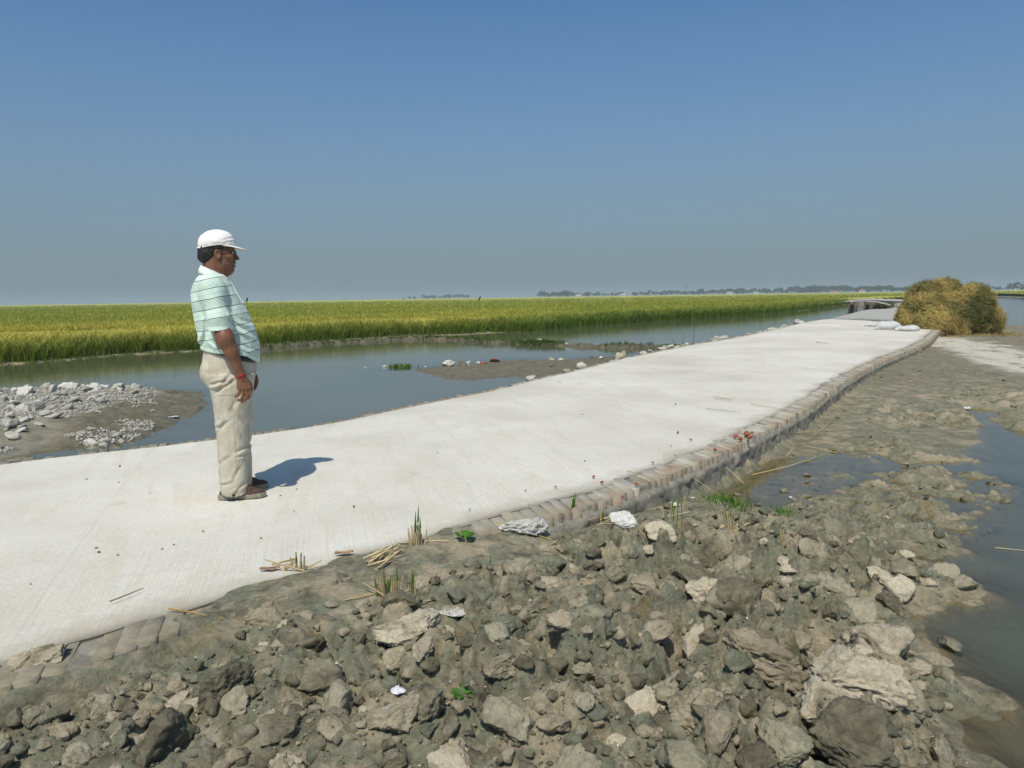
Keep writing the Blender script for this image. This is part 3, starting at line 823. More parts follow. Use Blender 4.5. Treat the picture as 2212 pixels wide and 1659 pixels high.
tag(rice, 'ripening green and yellow rice crop standing along the pond', 'rice crop', kind='stuff')
# the closed canopy under the ears
q = M('rice_canopy'); c = q.n('ShaderNodeNewGeometry').outputs['Position']; t = q.attr('tint').outputs['Color']
mp = q.n('ShaderNodeMapping', Vector=c); mp.inputs['Scale'].default_value = (1, .35, 1)
col = q.mix(.75, t, q.ramp(q.noise(mp.outputs[0], 2.2, 6, .7), [(.25, (.18, .18, .18)), (.75, (.82, .82, .82))]), 'OVERLAY')
q.set('Base Color', col); q.set('Roughness', .9); q.set('Specular IOR Level', .1)
q.set('Normal', q.bump(q.noise(c, 3.5, 6, .7), 1.0, .3))
xs = grow(-30, 45, .6, 1.05, 4800); ys = np.concatenate([np.arange(18, 110, .5), 110 + np.cumsum(.5 * 1.05 ** np.arange(1, 126))])
X, Y = np.meshgrid(xs.astype(np.float32), ys.astype(np.float32), indexing='ij')
sd = poly_sd(X, Y, P_FIELD_C)
Zc = ZW + .15 + .47 * sstep(-.7, -1.7, sd) + .07 * fbm2(X * 1.2, Y * 1.2, 3, 211)
nx, ny = X.shape; idx = np.arange(nx * ny).reshape(nx, ny)
Q = np.stack([idx[:-1, :-1], idx[1:, :-1], idx[1:, 1:], idx[:-1, 1:]], -1).reshape(-1, 4)
V = np.stack([X, Y, Zc], -1).reshape(-1, 3); k = (sd.ravel() < -.6)[Q].all(1); Q = Q[k]
used = np.zeros(len(V), bool); used[Q.ravel()] = True; remap = np.cumsum(used) - 1; V = V[used]; Q = remap[Q]
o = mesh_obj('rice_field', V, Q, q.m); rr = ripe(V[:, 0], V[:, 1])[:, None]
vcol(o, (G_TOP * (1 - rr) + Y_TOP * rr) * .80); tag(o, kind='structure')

# low grass and weed on the mud shelf in front of the crop and on the bund
def weeds(name, label, pts, hgt, n_per, wid, colr):
    rn = np.random.default_rng(len(pts)); x, y = pts[:, 0], pts[:, 1]
    z = height(x, y) - .02
    a, b, c_ = blades(x, y, z, n_per, hgt * rn.uniform(.6, 1.3, len(x)), np.full(len(x), .12), np.full(len(x), wid), rn, np.full(len(x), .1), segs=2)
    c_ = c_ * 0 + np.array(colr) * rn.uniform(.6, 1.3, (len(c_) // 6, 1)).repeat(6, 0)
    o = mesh_obj(name, a, b, LEAF); vcol(o, c_); tag(o, label, 'grass', kind='stuff'); return o
k = np.flatnonzero((FE_S[:, 0] > -16) & (FE_S[:, 0] < -4)); s0, s1 = k[0] / 500 * FE_LEN, k[-1] / 500 * FE_LEN
pp = edge_points(6000, -.75, .1, FE_LEN * .999); pp = pp[(pp[:, 0] < 0) & (pp[:, 1] < 31)]
e2 = FE_S[k]; n_ = 1800; i = rnd.integers(0, len(k), n_); pp = e2[i] - inw[k][i] * rnd.uniform(-.05, .62, n_)[:, None] + rnd.normal(0, .15, (n_, 2))
weeds('grass', 'short bright green grass on the mud shelf below the rice', pp, .09, 7, .014, (.11, .17, .03))
def along(line, n, j):
    r, _ = resample(line, 400); i = rnd.integers(0, 400, n); return r[i] + rnd.normal(0, j, (n, 2))
pw = np.concatenate([along(BUND[4:7], 260, .14), along(BUND[6:8], 60, .12), along(BUND[7:9], 520, .22), along(BUND[0:5], 260, .16), along(BUND[9:11], 70, .12)])
weeds('grass', 'patchy green weeds growing along the low mud bund', pw, .13, 6, .016, (.085, .13, .028))
# ================================================================== the man on the road
MAN_XY = (-1.728, 4.665); MAN_RZ = math.radians(20.6 - 4.0)
# person frame: x forward, y to his left (away from us), z up
def skin_mat():
    q = M('brown_skin'); c = q.coord()
    q.set('Base Color', q.ramp(q.noise(c, 40, 4), [(.3, (.150, .066, .034)), (.7, (.205, .094, .050))]))
    q.set('Roughness', .5); q.set('Specular IOR Level', .4)
    q.b.inputs['Subsurface Weight'].default_value = .06; q.b.inputs['Subsurface Radius'].default_value = (.01, .004, .002)
    q.set('Normal', q.bump(q.noise(c, 220, 3), .15, .001)); return q.m
SKIN = skin_mat()
man = empty('person', (MAN_XY[0], MAN_XY[1], slab_z(*MAN_XY) + .001), MAN_RZ)
man.scale = (.905, .965, .965)
tag(man, 'man in white cap, striped polo shirt and beige trousers standing on the concrete road', 'person')

# ---------------- body: one continuous surface
b = Vol((-.30, -.36, 0.02), (.26, .36, 1.72), .0032)
# head
HY = 0.0
b.ell((-.070, HY, 1.602), (.104, .077, .092), .0)                     # cranium
b.ell((-.036, HY, 1.545), (.076, .066, .090), .03)                    # face mass
b.ell((-.024, HY, 1.480), (.050, .049, .038), .03)                    # jaw
b.cone((-.03, -.046, 1.500), (.012, -.022, 1.462), .022, .018, .02); b.cone((-.03, .046, 1.500), (.012, .022, 1.462), .022, .018, .02)
b.ell((.012, HY, 1.464), (.021, .024, .018), .012)                    # chin
b.ell((-.020, HY, 1.442), (.036, .034, .018), .02)                    # flesh under the chin
b.cone((.024, -.032, 1.590), (.024, .032, 1.590), .017, .017, .015)   # brow
b.cone((.036, HY, 1.572), (.052, HY, 1.540), .009, .012, .010)        # nose
b.ell((.056, HY, 1.533), (.014, .012, .011), .006)
b.ell((.044, -.013, 1.529), (.011, .009, .009), .006); b.ell((.044, .013, 1.529), (.011, .009, .009), .006)
b.ell((.034, HY, 1.507), (.014, .024, .009), .006)                    # lips
b.ell((.032, HY, 1.488), (.014, .022, .009), .006)
b.ell((.046, HY, 1.497), (.014, .022, .0035), .003, 'sub')
b.ell((.034, -.033, 1.566), (.012, .017, .011), .012, 'sub'); b.ell((.034, .033, 1.566), (.012, .017, .011), .012, 'sub')
b.ell((.010, -.050, 1.545), (.026, .016, .020), .02); b.ell((.010, .050, 1.545), (.026, .016, .020), .02)   # cheekbones
for s in (-1, 1):                                                     # ears
    Re = Matrix.Rotation(math.radians(-14), 3, 'Y') @ Matrix.Rotation(math.radians(s * 18), 3, 'Z')
    b.ell((-.062, s * .080, 1.556), (.020, .009, .033), .006, R=Re)
    b.ell((-.056, s * .087, 1.560), (.011, .006, .019), .004, 'sub', R=Re)
# neck and trunk (inside the shirt)
b.cone((-.095, HY, 1.52), (-.120, HY, 1.40), .062, .068, .03)
b.cone((-.060, HY, 1.47), (-.095, HY, 1.38), .048, .060, .03)
b.loft([(1.41, -.18, -.05, .08), (1.37, -.22, .0, .15), (1.30, -.232, .03, .185), (1.2, -.23, .085, .19), (1.05, -.215, .135, .185), (.95, -.19, .15, .18), (.85, -.185, .12, .17), (.76, -.17, .11, .17)], k=.03)
for s, ly in ((-1, -.10), (1, .10)):
    fx = 0.0 if s < 0 else .03
    b.cone((-.03, ly * .95, .80), (-.03 + fx, ly, .45), .085, .058, .04)
    b.cone((-.03 + fx, ly, .45), (-.055 + fx, ly, .06), .055, .036, .03)
# arms and hands
def arm(s, dx):
    sh = (-.095, s * .185, 1.325); el = (-.030 + dx, s * .268, 1.040); wr = (.050 + dx * 2, s * .252, .812)
    b.cone((-.11, s * .12, 1.34), sh, .06, .062, .03)
    b.cone(sh, (-.065 + dx * .5, s * .235, 1.17), .060, .054, .03)
    b.cone((-.065 + dx * .5, s * .235, 1.17), el, .053, .0455, .02)
    b.ell((el[0] - .006, el[1], el[2] - .005), (.046, .041, .05), .04)
    mid = (el[0] * .62 + wr[0] * .38 + .004, el[1] * .62 + wr[1] * .38, el[2] * .62 + wr[2] * .38)
    b.cone(el, mid, .0455, .0415, .035)
    b.cone(mid, wr, .0415, .029, .03)
    ox, oy, oz = wr[0] - .050, wr[1] + s * 0, wr[2] - .812
    def P(x, y, z): return (x + ox, s * y, z + oz)
    # palm: thin from side to side, broad fore and aft
    b.cone(P(.046, .252, .812), P(.040, .256, .735), .022, .017, .012)
    b.cone(P(.054, .252, .812), P(.060, .259, .730), .022, .017, .010)
    b.cone(P(.060, .250, .812), P(.080, .260, .728), .020, .017, .010)
    b.cone(P(.064, .250, .805), P(.098, .257, .735), .018, .015, .010)
    F = [  # mcp, pip, dip, tip, radius
        ((.101, .257, .730), (.104, .258, .688), (.090, .248, .664), (.070, .238, .655), .0100),
        ((.082, .261, .726), (.084, .262, .678), (.068, .252, .652), (.046, .241, .643), .0102),
        ((.062, .260, .730), (.060, .261, .684), (.045, .252, .659), (.024, .242, .653), .0098),
        ((.042, .256, .736), (.037, .257, .700), (.024, .250, .682), (.008, .243, .677), .0086)]
    for a, p_, d, t, r in F:
        b.cone(P(*a), P(*p_), r * 1.06, r, .006); b.ell(P(a[0], a[1] + .004, a[2]), (r * 1.05,) * 3, .006)
        b.cone(P(*p_), P(*d), r, r * .92, .0015); b.cone(P(*d), P(*t), r * .92, r * .80, .0015)
    b.cone(P(.070, .240, .790), P(.104, .226, .752), .015, .0125, .010)
    b.cone(P(.104, .226, .752), P(.112, .218, .722), .0122, .0108, .003); b.cone(P(.112, .218, .722), P(.108, .213, .698), .0108, .0088, .003)
    return wr
WR = arm(-1, .0); arm(1, .01)
V, Q = b.mesh()
body = mesh_obj('body', V, Q, SKIN, man)

# ---------------- eyes, glasses
EYE_M = M('eye_white')
c = EYE_M.coord(); sp = EYE_M.n('ShaderNodeSeparateXYZ', Vector=c)
EYE_M.set('Base Color', EYE_M.ramp(sp.outputs['X'], [(.0, (.55, .50, .45)), (.0095, (.05, .025, .015))], 'CONSTANT')); EYE_M.set('Roughness', .2)
for s in (-1, 1):
    bm = bmesh.new(); bmesh.ops.create_uvsphere(bm, u_segments=20, v_segments=12, radius=.0115); me = bpy.data.meshes.new('eye'); bm.to_mesh(me); bm.free()
    o = bpy.data.objects.new('eye', me); C.objects.link(o); o.parent = man; o.location = (.025, s * .032, 1.567); me.materials.append(EYE_M.m)
    for p_ in me.polygons: p_.use_smooth = True
BLK = simple('black_plastic', (.012, .011, .011), .35, .5, .2)
def tube(pts, r, n=8):
    pts = np.array(pts, float); tg = np.gradient(pts, axis=0); tg /= np.linalg.norm(tg, axis=1)[:, None]
    V, F = [], []
    r = np.broadcast_to(r, len(pts))
    for i, (p, t) in enumerate(zip(pts, tg)):
        a = np.cross(t, (0, 0, 1.0)); a = np.cross(t, (0, 1.0, 0)) if np.linalg.norm(a) < 1e-3 else a
        a /= np.linalg.norm(a); c_ = np.cross(t, a)
        for k in range(n): V.append(p + r[i] * (math.cos(2 * math.pi * k / n) * a + math.sin(2 * math.pi * k / n) * c_))
    m = len(pts)
    for i in range(m - 1):
        for k in range(n): F.append((i * n + k, i * n + (k + 1) % n, (i + 1) * n + (k + 1) % n, (i + 1) * n + k))
    F.append(tuple(range(n))[::-1]); F.append(tuple((m - 1) * n + k for k in range(n)))
    return V, F
def join_vf(lst):
    V, F = [], []
    for v, f in lst:
        o_ = len(V); V += [tuple(p) for p in v]; F += [tuple(i + o_ for i in t) for t in f]
    return V, F
def lens_ring(s):
    return [(.050 - .006 * abs(math.sin(a)) * 0 - .010 * (math.cos(a) * .5 + .5) * .4, s * (.034 + .023 * math.cos(a)), 1.567 + .015 * math.sin(a)) for a in np.linspace(0, 2 * math.pi, 25)]
gl_parts = []
for s in (-1, 1):
    gl_parts.append(tube(lens_ring(s), .0016, 6))
    gl_parts.append(tube([(.047, s * .057, 1.573), (.030, s * .066, 1.575), (-.02, s * .079, 1.577), (-.060, s * .084, 1.576), (-.078, s * .083, 1.562)], [.0028, .0034, .003, .0024, .0024], 6))
gl_parts.append(tube([(.050, -.012, 1.572), (.055, 0, 1.575), (.050, .012, 1.572)], .0016, 6))
glasses = mesh_obj('glasses', *join_vf(gl_parts), BLK, man)
q = M('spectacle_lens'); q.set('Base Color', (.55, .58, .60, 1)); q.set('Roughness', .03); q.b.inputs['Alpha'].default_value = .35; q.set('Specular IOR Level', .9)
for s in (-1, 1):
    rg = lens_ring(s)[:-1]; ctr = tuple(np.mean(rg, 0)); v = [ctr] + rg; f = [(0, i + 1, (i + 1) % 24 + 1) for i in range(24)]
    mesh_obj('lens', v, f, q.m, glasses)

# ---------------- hair
q = M('black_hair'); c = q.coord(); mp = q.n('ShaderNodeMapping', Vector=c); mp.inputs['Scale'].default_value = (1.2, 1.2, .5)
q.set('Base Color', q.ramp(q.noise(mp.outputs[0], 120, 3), [(.3, (.006, .005, .005)), (.7, (.022, .018, .016))])); q.set('Roughness', .55); q.set('Specular IOR Level', .4)
q.set('Normal', q.bump(q.noise(mp.outputs[0], 160, 3), .6, .004)); HAIR = q.m
v_ = Vol((-.24, -.12, 1.46), (.08, .12, 1.70), .0032)
v_.ell((-.076, 0, 1.598), (.110, .083, .090), 0)
v_.ell((-.128, 0, 1.556), (.068, .070, .050), .03)
v_.ell((-.140, 0, 1.532), (.048, .058, .028), .02)
v_.cone((-.045, -.072, 1.60), (-.040, -.074, 1.572), .012, .008, .015); v_.cone((-.045, .072, 1.60), (-.040, .074, 1.572), .012, .008, .015)
v_.fn(lambda X, Y, Z: -(X + .022 + 0 * Y + .9 * (1.60 - Z) * 1.0) * 1.0, (-.24, -.12, 1.45), (.08, .12, 1.60), 0, 'sub') if False else None
# cut away face, ears and neck
v_.fn(lambda X, Y, Z: np.maximum(-(X + .050) * .8 - (1.60 - Z) * .2, Z - 1.588) + 0 * Y, (-.24, -.13, 1.44), (.09, .13, 1.60), .006, 'sub')
v_.fn(lambda X, Y, Z: np.maximum(-(X - .012), Z - 1.66) + 0 * Y, (-.03, -.13, 1.44), (.09, .13, 1.68), .004, 'sub')
for s in (-1, 1): v_.ell((-.062, s * .083, 1.553), (.026, .03, .040), .006, 'sub')
v_.wrinkle(lambda P: .0075 * fbm3(P * np.array([55, 55, 30]), 3, 301) + .003 * fbm3(P * 160, 2, 302))
V, Q = v_.mesh(); mesh_obj('hair', V, Q, HAIR, man)

# ---------------- cap
q = M('white_cotton'); c = q.coord()
q.set('Base Color', q.ramp(q.noise(c, 14, 4), [(.3, (.74, .70, .655)), (.7, (.82, .79, .75))])); q.set('Roughness', .9); q.set('Specular IOR Level', .15)
q.set('Normal', q.bump(q.noise(c, 500, 2), .25, .001)); CAPM = q.m
v_ = Vol((-.26, -.12, 1.54), (.18, .12, 1.76), .0028)
v_.ell((-.073, 0, 1.620), (.118, .092, .090), 0)
v_.ell((-.050, 0, 1.640), (.094, .080, .062), .03)
# lower rim: higher over the brow, dipping to the back of the head
def rim(X): return np.interp(X, [-.2, -.165, -.10, -.04, .02, .06], [1.592, 1.590, 1.606, 1.612, 1.606, 1.600])
v_.fn(lambda X, Y, Z: (Z - rim(X)) + 0 * Y, (-.28, -.13, 1.52), (.18, .13, 1.64), .003, 'sub')
v_.ell((-.073, 0, 1.616), (.110, .084, .083), .002, 'sub')
v_.ell((-.205, 0, 1.622), (.034, .030, .024), .004, 'sub')          # opening over the strap
v_.wrinkle(lambda P: .0022 * fbm3(P * np.array([22, 30, 50]), 3, 311) + .004 * np.exp(-((P[:, 2] - (1.650 + .3 * (P[:, 0] - .0))) / .006) ** 2) * sstep(-.05, .01, P[:, 0]) + .004 * np.exp(-((P[:, 2] - (1.630 + .2 * P[:, 0])) / .005) ** 2) * sstep(-.03, .02, P[:, 0])
           + .0016 * np.exp(-(P[:, 1] / .002) ** 2) + .0022 * np.exp(-((np.abs(P[:, 1]) - .055) / .0024) ** 2) + .0018 * np.exp(-((P[:, 2] - rim(P[:, 0]) - .012) / .002) ** 2) + .0020 * fbm3(P * np.array([40, 40, 60]), 3, 317))
V, Q = v_.mesh(); cap = mesh_obj('cap', V, Q, CAPM, man)
# brim: a curved shell
nu, nv = 26, 12; top, bot = [], []
for i in range(nu):
    a = math.radians(-78 + 156 * i / (nu - 1))
    for j in range(nv):
        t = j / (nv - 1)
        x0, y0 = -.055 + .093 * math.cos(a), .084 * math.sin(a)
        x1, y1 = .012 + .112 * math.cos(a) ** .8 if math.cos(a) > 0 else 0, .086 * math.sin(a)
        x = x0 + (x1 - x0) * t; y = y0 + (y1 - y0) * t
        z = 1.616 - .30 * (x - .03) * (1 if x > .03 else .3) - 1.5 * y * y
        top.append((x, y, z)); bot.append((x, y, z - .0035))
V = top + bot; F = []; N_ = nu * nv
for i in range(nu - 1):
    for j in range(nv - 1):
        a_ = i * nv + j; F.append((a_, a_ + 1, a_ + nv + 1, a_ + nv)); F.append((N_ + a_, N_ + a_ + nv, N_ + a_ + nv + 1, N_ + a_ + 1))
    a_ = i * nv + nv - 1; F.append((a_, N_ + a_, N_ + a_ + nv, a_ + nv))
    a_ = i * nv; F.append((a_, a_ + nv, N_ + a_ + nv, N_ + a_))
for i in (0, nu - 1):
    for j in range(nv - 1):
        a_ = i * nv + j; F.append((a_, N_ + a_, N_ + a_ + 1, a_ + 1))
mesh_obj('brim', V, F, CAPM, cap)
mesh_obj('strap', *tube([(-.168, -.048, 1.598), (-.186, -.026, 1.599), (-.192, 0, 1.599), (-.186, .026, 1.599), (-.168, .048, 1.598)], .006, 6), CAPM, cap)

# ---------------- polo shirt
q = M('striped_polo'); pc = q.coord(); sp = q.n('ShaderNodeSeparateXYZ', Vector=pc); X_, Y_, Z_ = sp.outputs['X'], sp.outputs['Y'], sp.outputs['Z']
zz_ = q.math('ADD', Z_, q.math('MULTIPLY', X_, -.16))
zz_ = q.math('ADD', zz_, q.math('MULTIPLY', q.noise(pc, 7, 2), .02))
ph = q.math('DIVIDE', zz_, .124); fr = q.math('FRACT', ph)
ln1 = q.math('LESS_THAN', q.math('ABSOLUTE', q.math('SUBTRACT', fr, .03)), .015)
ln2 = q.math('LESS_THAN', q.math('ABSOLUTE', q.math('SUBTRACT', fr, .55)), .015)
fine = q.math('LESS_THAN', q.math('FRACT', q.math('DIVIDE', zz_, .0080)), .38)
band = q.math('LESS_THAN', fr, .55)
thin = q.math('MULTIPLY', q.math('LESS_THAN', q.math('ABSOLUTE', q.math('SUBTRACT', fr, .78)), .009), .35)
st = q.math('MAXIMUM', q.math('MAXIMUM', ln1, ln2), q.math('MAXIMUM', q.math('MULTIPLY', q.math('MULTIPLY', fine, band), .60), thin))
low = q.math('LESS_THAN', .0, q.attr('plain').outputs['Fac'])
st = q.math('MULTIPLY', st, q.math('SUBTRACT', 1, low))
col = q.mix(st, (.60, .735, .635), (.055, .075, .060)); q.set('Base Color', col)
q.set('Roughness', .9); q.set('Specular IOR Level', .12); q.b.inputs['Sheen Weight'].default_value = .08
q.set('Normal', q.bump(q.noise(pc, 420, 2), .2, .0012)); POLO = q.m
PLAIN = simple('mint_knit', (.70, .80, .73), .9, .12, .04, 20, .2, 420, .0012)
v_ = Vol((-.31, -.36, .80), (.24, .36, 1.48), .004)
v_.loft([(1.435, -.185, -.035, .085), (1.41, -.212, -.008, .135), (1.375, -.232, .012, .172), (1.33, -.247, .034, .190), (1.28, -.250, .060, .197), (1.23, -.248, .090, .200), (1.15, -.240, .124, .200), (1.08, -.230, .152, .202), (1.0, -.216, .170, .203), (.93, -.206, .172, .200), (.87, -.202, .165, .197), (.82, -.2, .155, .195)], k=0, e=2.25)
for s in (-1, 1):
    v_.cone((-.115, s * .11, 1.375), (-.098, s * .185, 1.335), .055, .070, .05)
    v_.cone((-.098, s * .185, 1.325), (-.068, s * .240, 1.16), .074, .069, .05)
    v_.cone((-.068, s * .240, 1.16), (-.055, s * .254, 1.03), .069, .072, .03)
def shirt_fold(P):
    x, y, z = P.T
    r = .007 * fbm3(np.stack([x * 9, y * 9, z * 6], 1), 4, 321) + .0028 * (1 - 2 * np.abs(fbm3(np.stack([x * 17, y * 17, z * 11 + x * 8], 1), 3, 323)))
    # folds fanning from the armpit over the belly, and rumples over the belt
    for k, (ax, az, ang, ln, w, amp) in enumerate([(-.01, 1.20, -38, .20, .012, .009), (.02, 1.14, -52, .22, .013, .008), (-.15, 1.16, -120, .20, .014, .008), (-.17, 1.08, -140, .15, .013, .007), (.0, 1.02, -20, .18, .012, .006), (-.16, 1.0, -25, .16, .012, .009), (-.10, .985, -12, .18, .010, .008), (.06, 1.00, -35, .13, .012, .006)]):
        ca, sa = math.cos(math.radians(ang)), math.sin(math.radians(ang))
        t = (x - ax) * ca + (z - az) * sa; d = -(x - ax) * sa + (z - az) * ca + .02 * np.sin(t * 22 + k)
        r = r - amp * np.exp(-(d / w) ** 2) * sstep(-.02, .03, t) * sstep(ln, ln * .5, t) + amp * .6 * np.exp(-((d - 1.8 * w) / w) ** 2) * sstep(-.02, .03, t) * sstep(ln, ln * .5, t)
    r = r + .0035 * np.sin(z * 70 + 5 * x + 3 * np.sin(y * 12)) * sstep(1.0, .93, z) * sstep(.12, -.05, x)
    sl = sstep(.205, .235, np.abs(y)) * sstep(1.05, 1.12, z)
    r = r + sl * .003 * np.sin(np.arctan2(y, x + .08) * 9 + z * 20)
    return r
v_.wrinkle(shirt_fold, .035)
# hems
def hem_z(X): return np.interp(X, [-.26, -.19, -.12, .04, .09, .135, .17, .2], [.962, .962, .945, .930, .916, .885, .862, .858])
v_.fn(lambda X, Y, Z: np.maximum((Z - hem_z(X)), (np.abs(Y) - .215)) , (-.31, -.36, .78), (.24, .36, 1.02), .0, 'sub')
v_.fn(lambda X, Y, Z: np.maximum(Z - 1.088 - .04 * (X + .06), .208 - np.abs(Y)) + 0 * X, (-.31, -.36, .78), (.24, .36, 1.12), .0, 'sub')
# hollow hem and sleeves, and an opening at the neck
v_.loft([(.99, -.19, .145, .18), (.93, -.192, .158, .186), (.87, -.19, .152, .184), (.79, -.19, .15, .184)], k=.004, op='sub', e=2.25)
for s in (-1, 1): v_.cone((-.062, s * .247, 1.115), (-.055, s * .254, 1.00), .056, .060, .004, 'sub')
v_.cone((-.105, 0, 1.50), (-.100, 0, 1.405), .075, .070, .004, 'sub')
V, Q = v_.mesh()
shirt = mesh_obj('shirt', V, Q, POLO, man)
hz = hem_z(V[:, 0]); slv = (np.abs(V[:, 1]) > .205) & (V[:, 2] < 1.088 + .04 * (V[:, 0] + .06) + .022)
vfloat(shirt, ((V[:, 2] < hz + .026) & (np.abs(V[:, 1]) < .215)) * .9 + slv * .9, 'plain')
# collar: a folded band round the neck
NT = 72; prof = []
for i in range(NT):
    a = 2 * math.pi * i / NT
    ca, sa = math.cos(a), math.sin(a)                       # a = 0 at the throat
    front = max(0.0, ca); back = max(0.0, -ca)
    tz = 1.425 + .068 * (1 - ca) / 2 - .012 * front ** 2
    rx, ry = .075, .072
    cx = -.100
    drop = .050 + .028 * front ** 3
    open_ = .016 * front ** 6
    inner = (cx + rx * ca, ry * sa, tz - .03)
    topp = (cx + (rx + .004) * ca, (ry + .004) * sa, tz)
    mid = (cx + (rx + .017) * ca, (ry + .022) * sa, tz - drop * .5)
    out = (cx + (rx + .024 + .012 * front) * ca, (ry + .046 - .014 * front) * sa, tz - drop)
    outb = (out[0] - .004 * ca, out[1] - .004 * sa, out[2] - .001)
    midb = (mid[0] - .005 * ca, mid[1] - .005 * sa, mid[2] - .002)
    prof.append([inner, topp, mid, out, outb, midb])
V, F = [], []
for i in range(NT): V += prof[i]
for i in range(NT):
    if i in (NT - 1, 0): continue                              # notch at the throat
    for k in range(5):
        a_ = i * 6 + k; n_ = ((i + 1) % NT) * 6 + k; F.append((a_, n_, n_ + 1, a_ + 1))
mesh_obj('collar', V, F, PLAIN, shirt)
# placket down the chest
pz = np.linspace(1.395, 1.25, 10); pxf = np.interp(pz, [1.23, 1.28, 1.33, 1.375, 1.41], [.090, .060, .034, .012, -.008]) + .004
V, F = [], []
for i in range(10):
    for yy in (-.018, 0, .018): V.append((pxf[i] - 3.0 * yy * yy, yy, pz[i]))
    for yy in (-.018, 0, .018): V.append((pxf[i] - .012 - 3.0 * yy * yy, yy, pz[i]))
for i in range(9):
    for k in (0, 1): a_ = i * 6 + k; F.append((a_, a_ + 1, a_ + 7, a_ + 6))
    a_ = i * 6; F.append((a_, a_ + 6, a_ + 9, a_ + 3)); F.append((a_ + 2, a_ + 5, a_ + 11, a_ + 8))
mesh_obj('placket', V, F, PLAIN, shirt)

# ---------------- trousers
q = M('beige_cotton'); c = q.coord(); sp = q.n('ShaderNodeSeparateXYZ', Vector=c)
col = q.ramp(q.noise(c, 11, 5), [(.3, (.435, .395, .305)), (.7, (.53, .488, .39))])
# seam down the outside of the leg and stitched pocket
seam = q.math('LESS_THAN', q.math('ABSOLUTE', q.math('SUBTRACT', sp.outputs['X'], q.math('ADD', -.018, q.math('MULTIPLY', q.noise(c, 4, 1), .012)))), .0022)
seam = q.math('MULTIPLY', seam, q.math('LESS_THAN', sp.outputs['Z'], .80))
def stripes(v, pos, w): 
    r = None
    for p_ in pos:
        s_ = q.math('LESS_THAN', q.math('ABSOLUTE', q.math('SUBTRACT', v, p_)), w); r = s_ if r is None else q.math('MAXIMUM', r, s_)
    return r
inx = q.math('MULTIPLY', q.math('LESS_THAN', sp.outputs['X'], -.09), q.math('LESS_THAN', sp.outputs['Y'], 0))
inz = q.math('MULTIPLY', q.math('LESS_THAN', .755, sp.outputs['Z']), q.math('LESS_THAN', sp.outputs['Z'], .895))
pk = q.math('MULTIPLY', q.math('MULTIPLY', inx, inz), q.math('MAXIMUM', stripes(sp.outputs['Z'], (.815, .828, .841), .0028), stripes(sp.outputs['X'], (-.152, -.141, -.130), .0026)))
hemline = q.math('LESS_THAN', q.math('ABSOLUTE', q.math('SUBTRACT', sp.outputs['Z'], .05)), .002)
col = q.mix(q.math('MULTIPLY', q.math('MAXIMUM', q.math('MAXIMUM', seam, hemline), pk), .55), col, (.30, .235, .14))
q.set('Base Color', col); q.set('Roughness', .92); q.set('Specular IOR Level', .12)
q.set('Normal', q.bump(q.noise(c, 300, 2), .25, .0012, )); TROU = q.m
v_ = Vol((-.27, -.27, .0), (.23, .27, 1.02), .004)
v_.loft([(.985, -.19, .125, .178), (.93, -.198, .135, .182), (.88, -.206, .142, .188), (.83, -.210, .142, .192), (.78, -.198, .132, .192), (.74, -.172, .118, .190), (.70, -.15, .10, .18)], k=0, e=2.3)
v_.ell((-.135, -.085, .815), (.085, .085, .085), .03); v_.ell((-.135, .085, .815), (.085, .085, .085), .03)
def leg_table(dx, f): return [(.80, -.185, .125, .098), (.70, -.160 + dx * .3, .108 + dx * .5, .102), (.60, -.148 + dx * .5, .084 + dx, .097), (.50, -.143 + dx * .6, .074 + dx * f, .090), (.42, -.138 + dx * .7, .068 + dx * f, .086), (.33, -.136 + dx, .060 + dx * .8, .084), (.22, -.134 + dx, .054 + dx, .085), (.12, -.134 + dx, .052 + dx, .088), (.05, -.132 + dx, .050 + dx, .090), (.022, -.128 + dx, .046 + dx, .090)]
v_.loft(leg_table(0, 1), -.100, .035, e=2.2); v_.loft(leg_table(.018, 1.3), .100, .035, e=2.2)
def trou_fold(P):
    x, y, z = P.T
    r = .004 * fbm3(np.stack([x * 10, y * 10, z * 5], 1), 4, 331) + .0016 * fbm3(P * 38, 3, 333) + .0034 * (1 - 2 * np.abs(fbm3(np.stack([x * 14, y * 14, z * 7 - x * 6], 1), 3, 335)))
    folds = [(-.14, .715, 22, .20, .011, .015), (-.13, .70, 38, .22, .014, .010), (-.14, .745, 8, .16, .010, .010), (-.09, .66, -78, .30, .020, .008),
             (-.135, .475, 28, .15, .012, .009), (-.13, .44, 45, .16, .013, .007), (.07, .36, 205, .13, .012, .010), (.06, .30, 200, .10, .010, .006),
             (-.02, .60, -60, .26, .020, .008), (-.04, .14, 48, .13, .014, .010), (.045, .13, 215, .10, .012, .009), (-.12, .10, 25, .12, .012, .008), (-.05, .055, 30, .09, .010, .008), (-.13, .23, 30, .14, .013, .006), (.03, .70, 250, .2, .016, .006), (.02, .47, -70, .14, .016, .006)]
    for k, (ax, az, ang, ln, w, amp) in enumerate(folds):
        ca, sa = math.cos(math.radians(ang)), math.sin(math.radians(ang))
        dy = np.where(y < 0, 0, .03)
        t = (x - ax) * ca + (z - az + dy) * sa; d = -(x - ax) * sa + (z - az + dy) * ca + .012 * np.sin(t * 20 + k * 1.7)
        env = sstep(-.03, .03, t) * sstep(ln, ln * .45, t)
        r = r + .62 * amp * env * (np.exp(-(d / (.85 * w)) ** 2) - .75 * np.exp(-((d - 1.7 * w) / w) ** 2) )
    return r
v_.wrinkle(trou_fold, .035)
for s, dx in ((-1, 0), (1, .018)):
    v_.cone((-.042 + dx, s * .10, .012), (-.042 + dx, s * .10, .09), .088, .075, .003, 'sub')
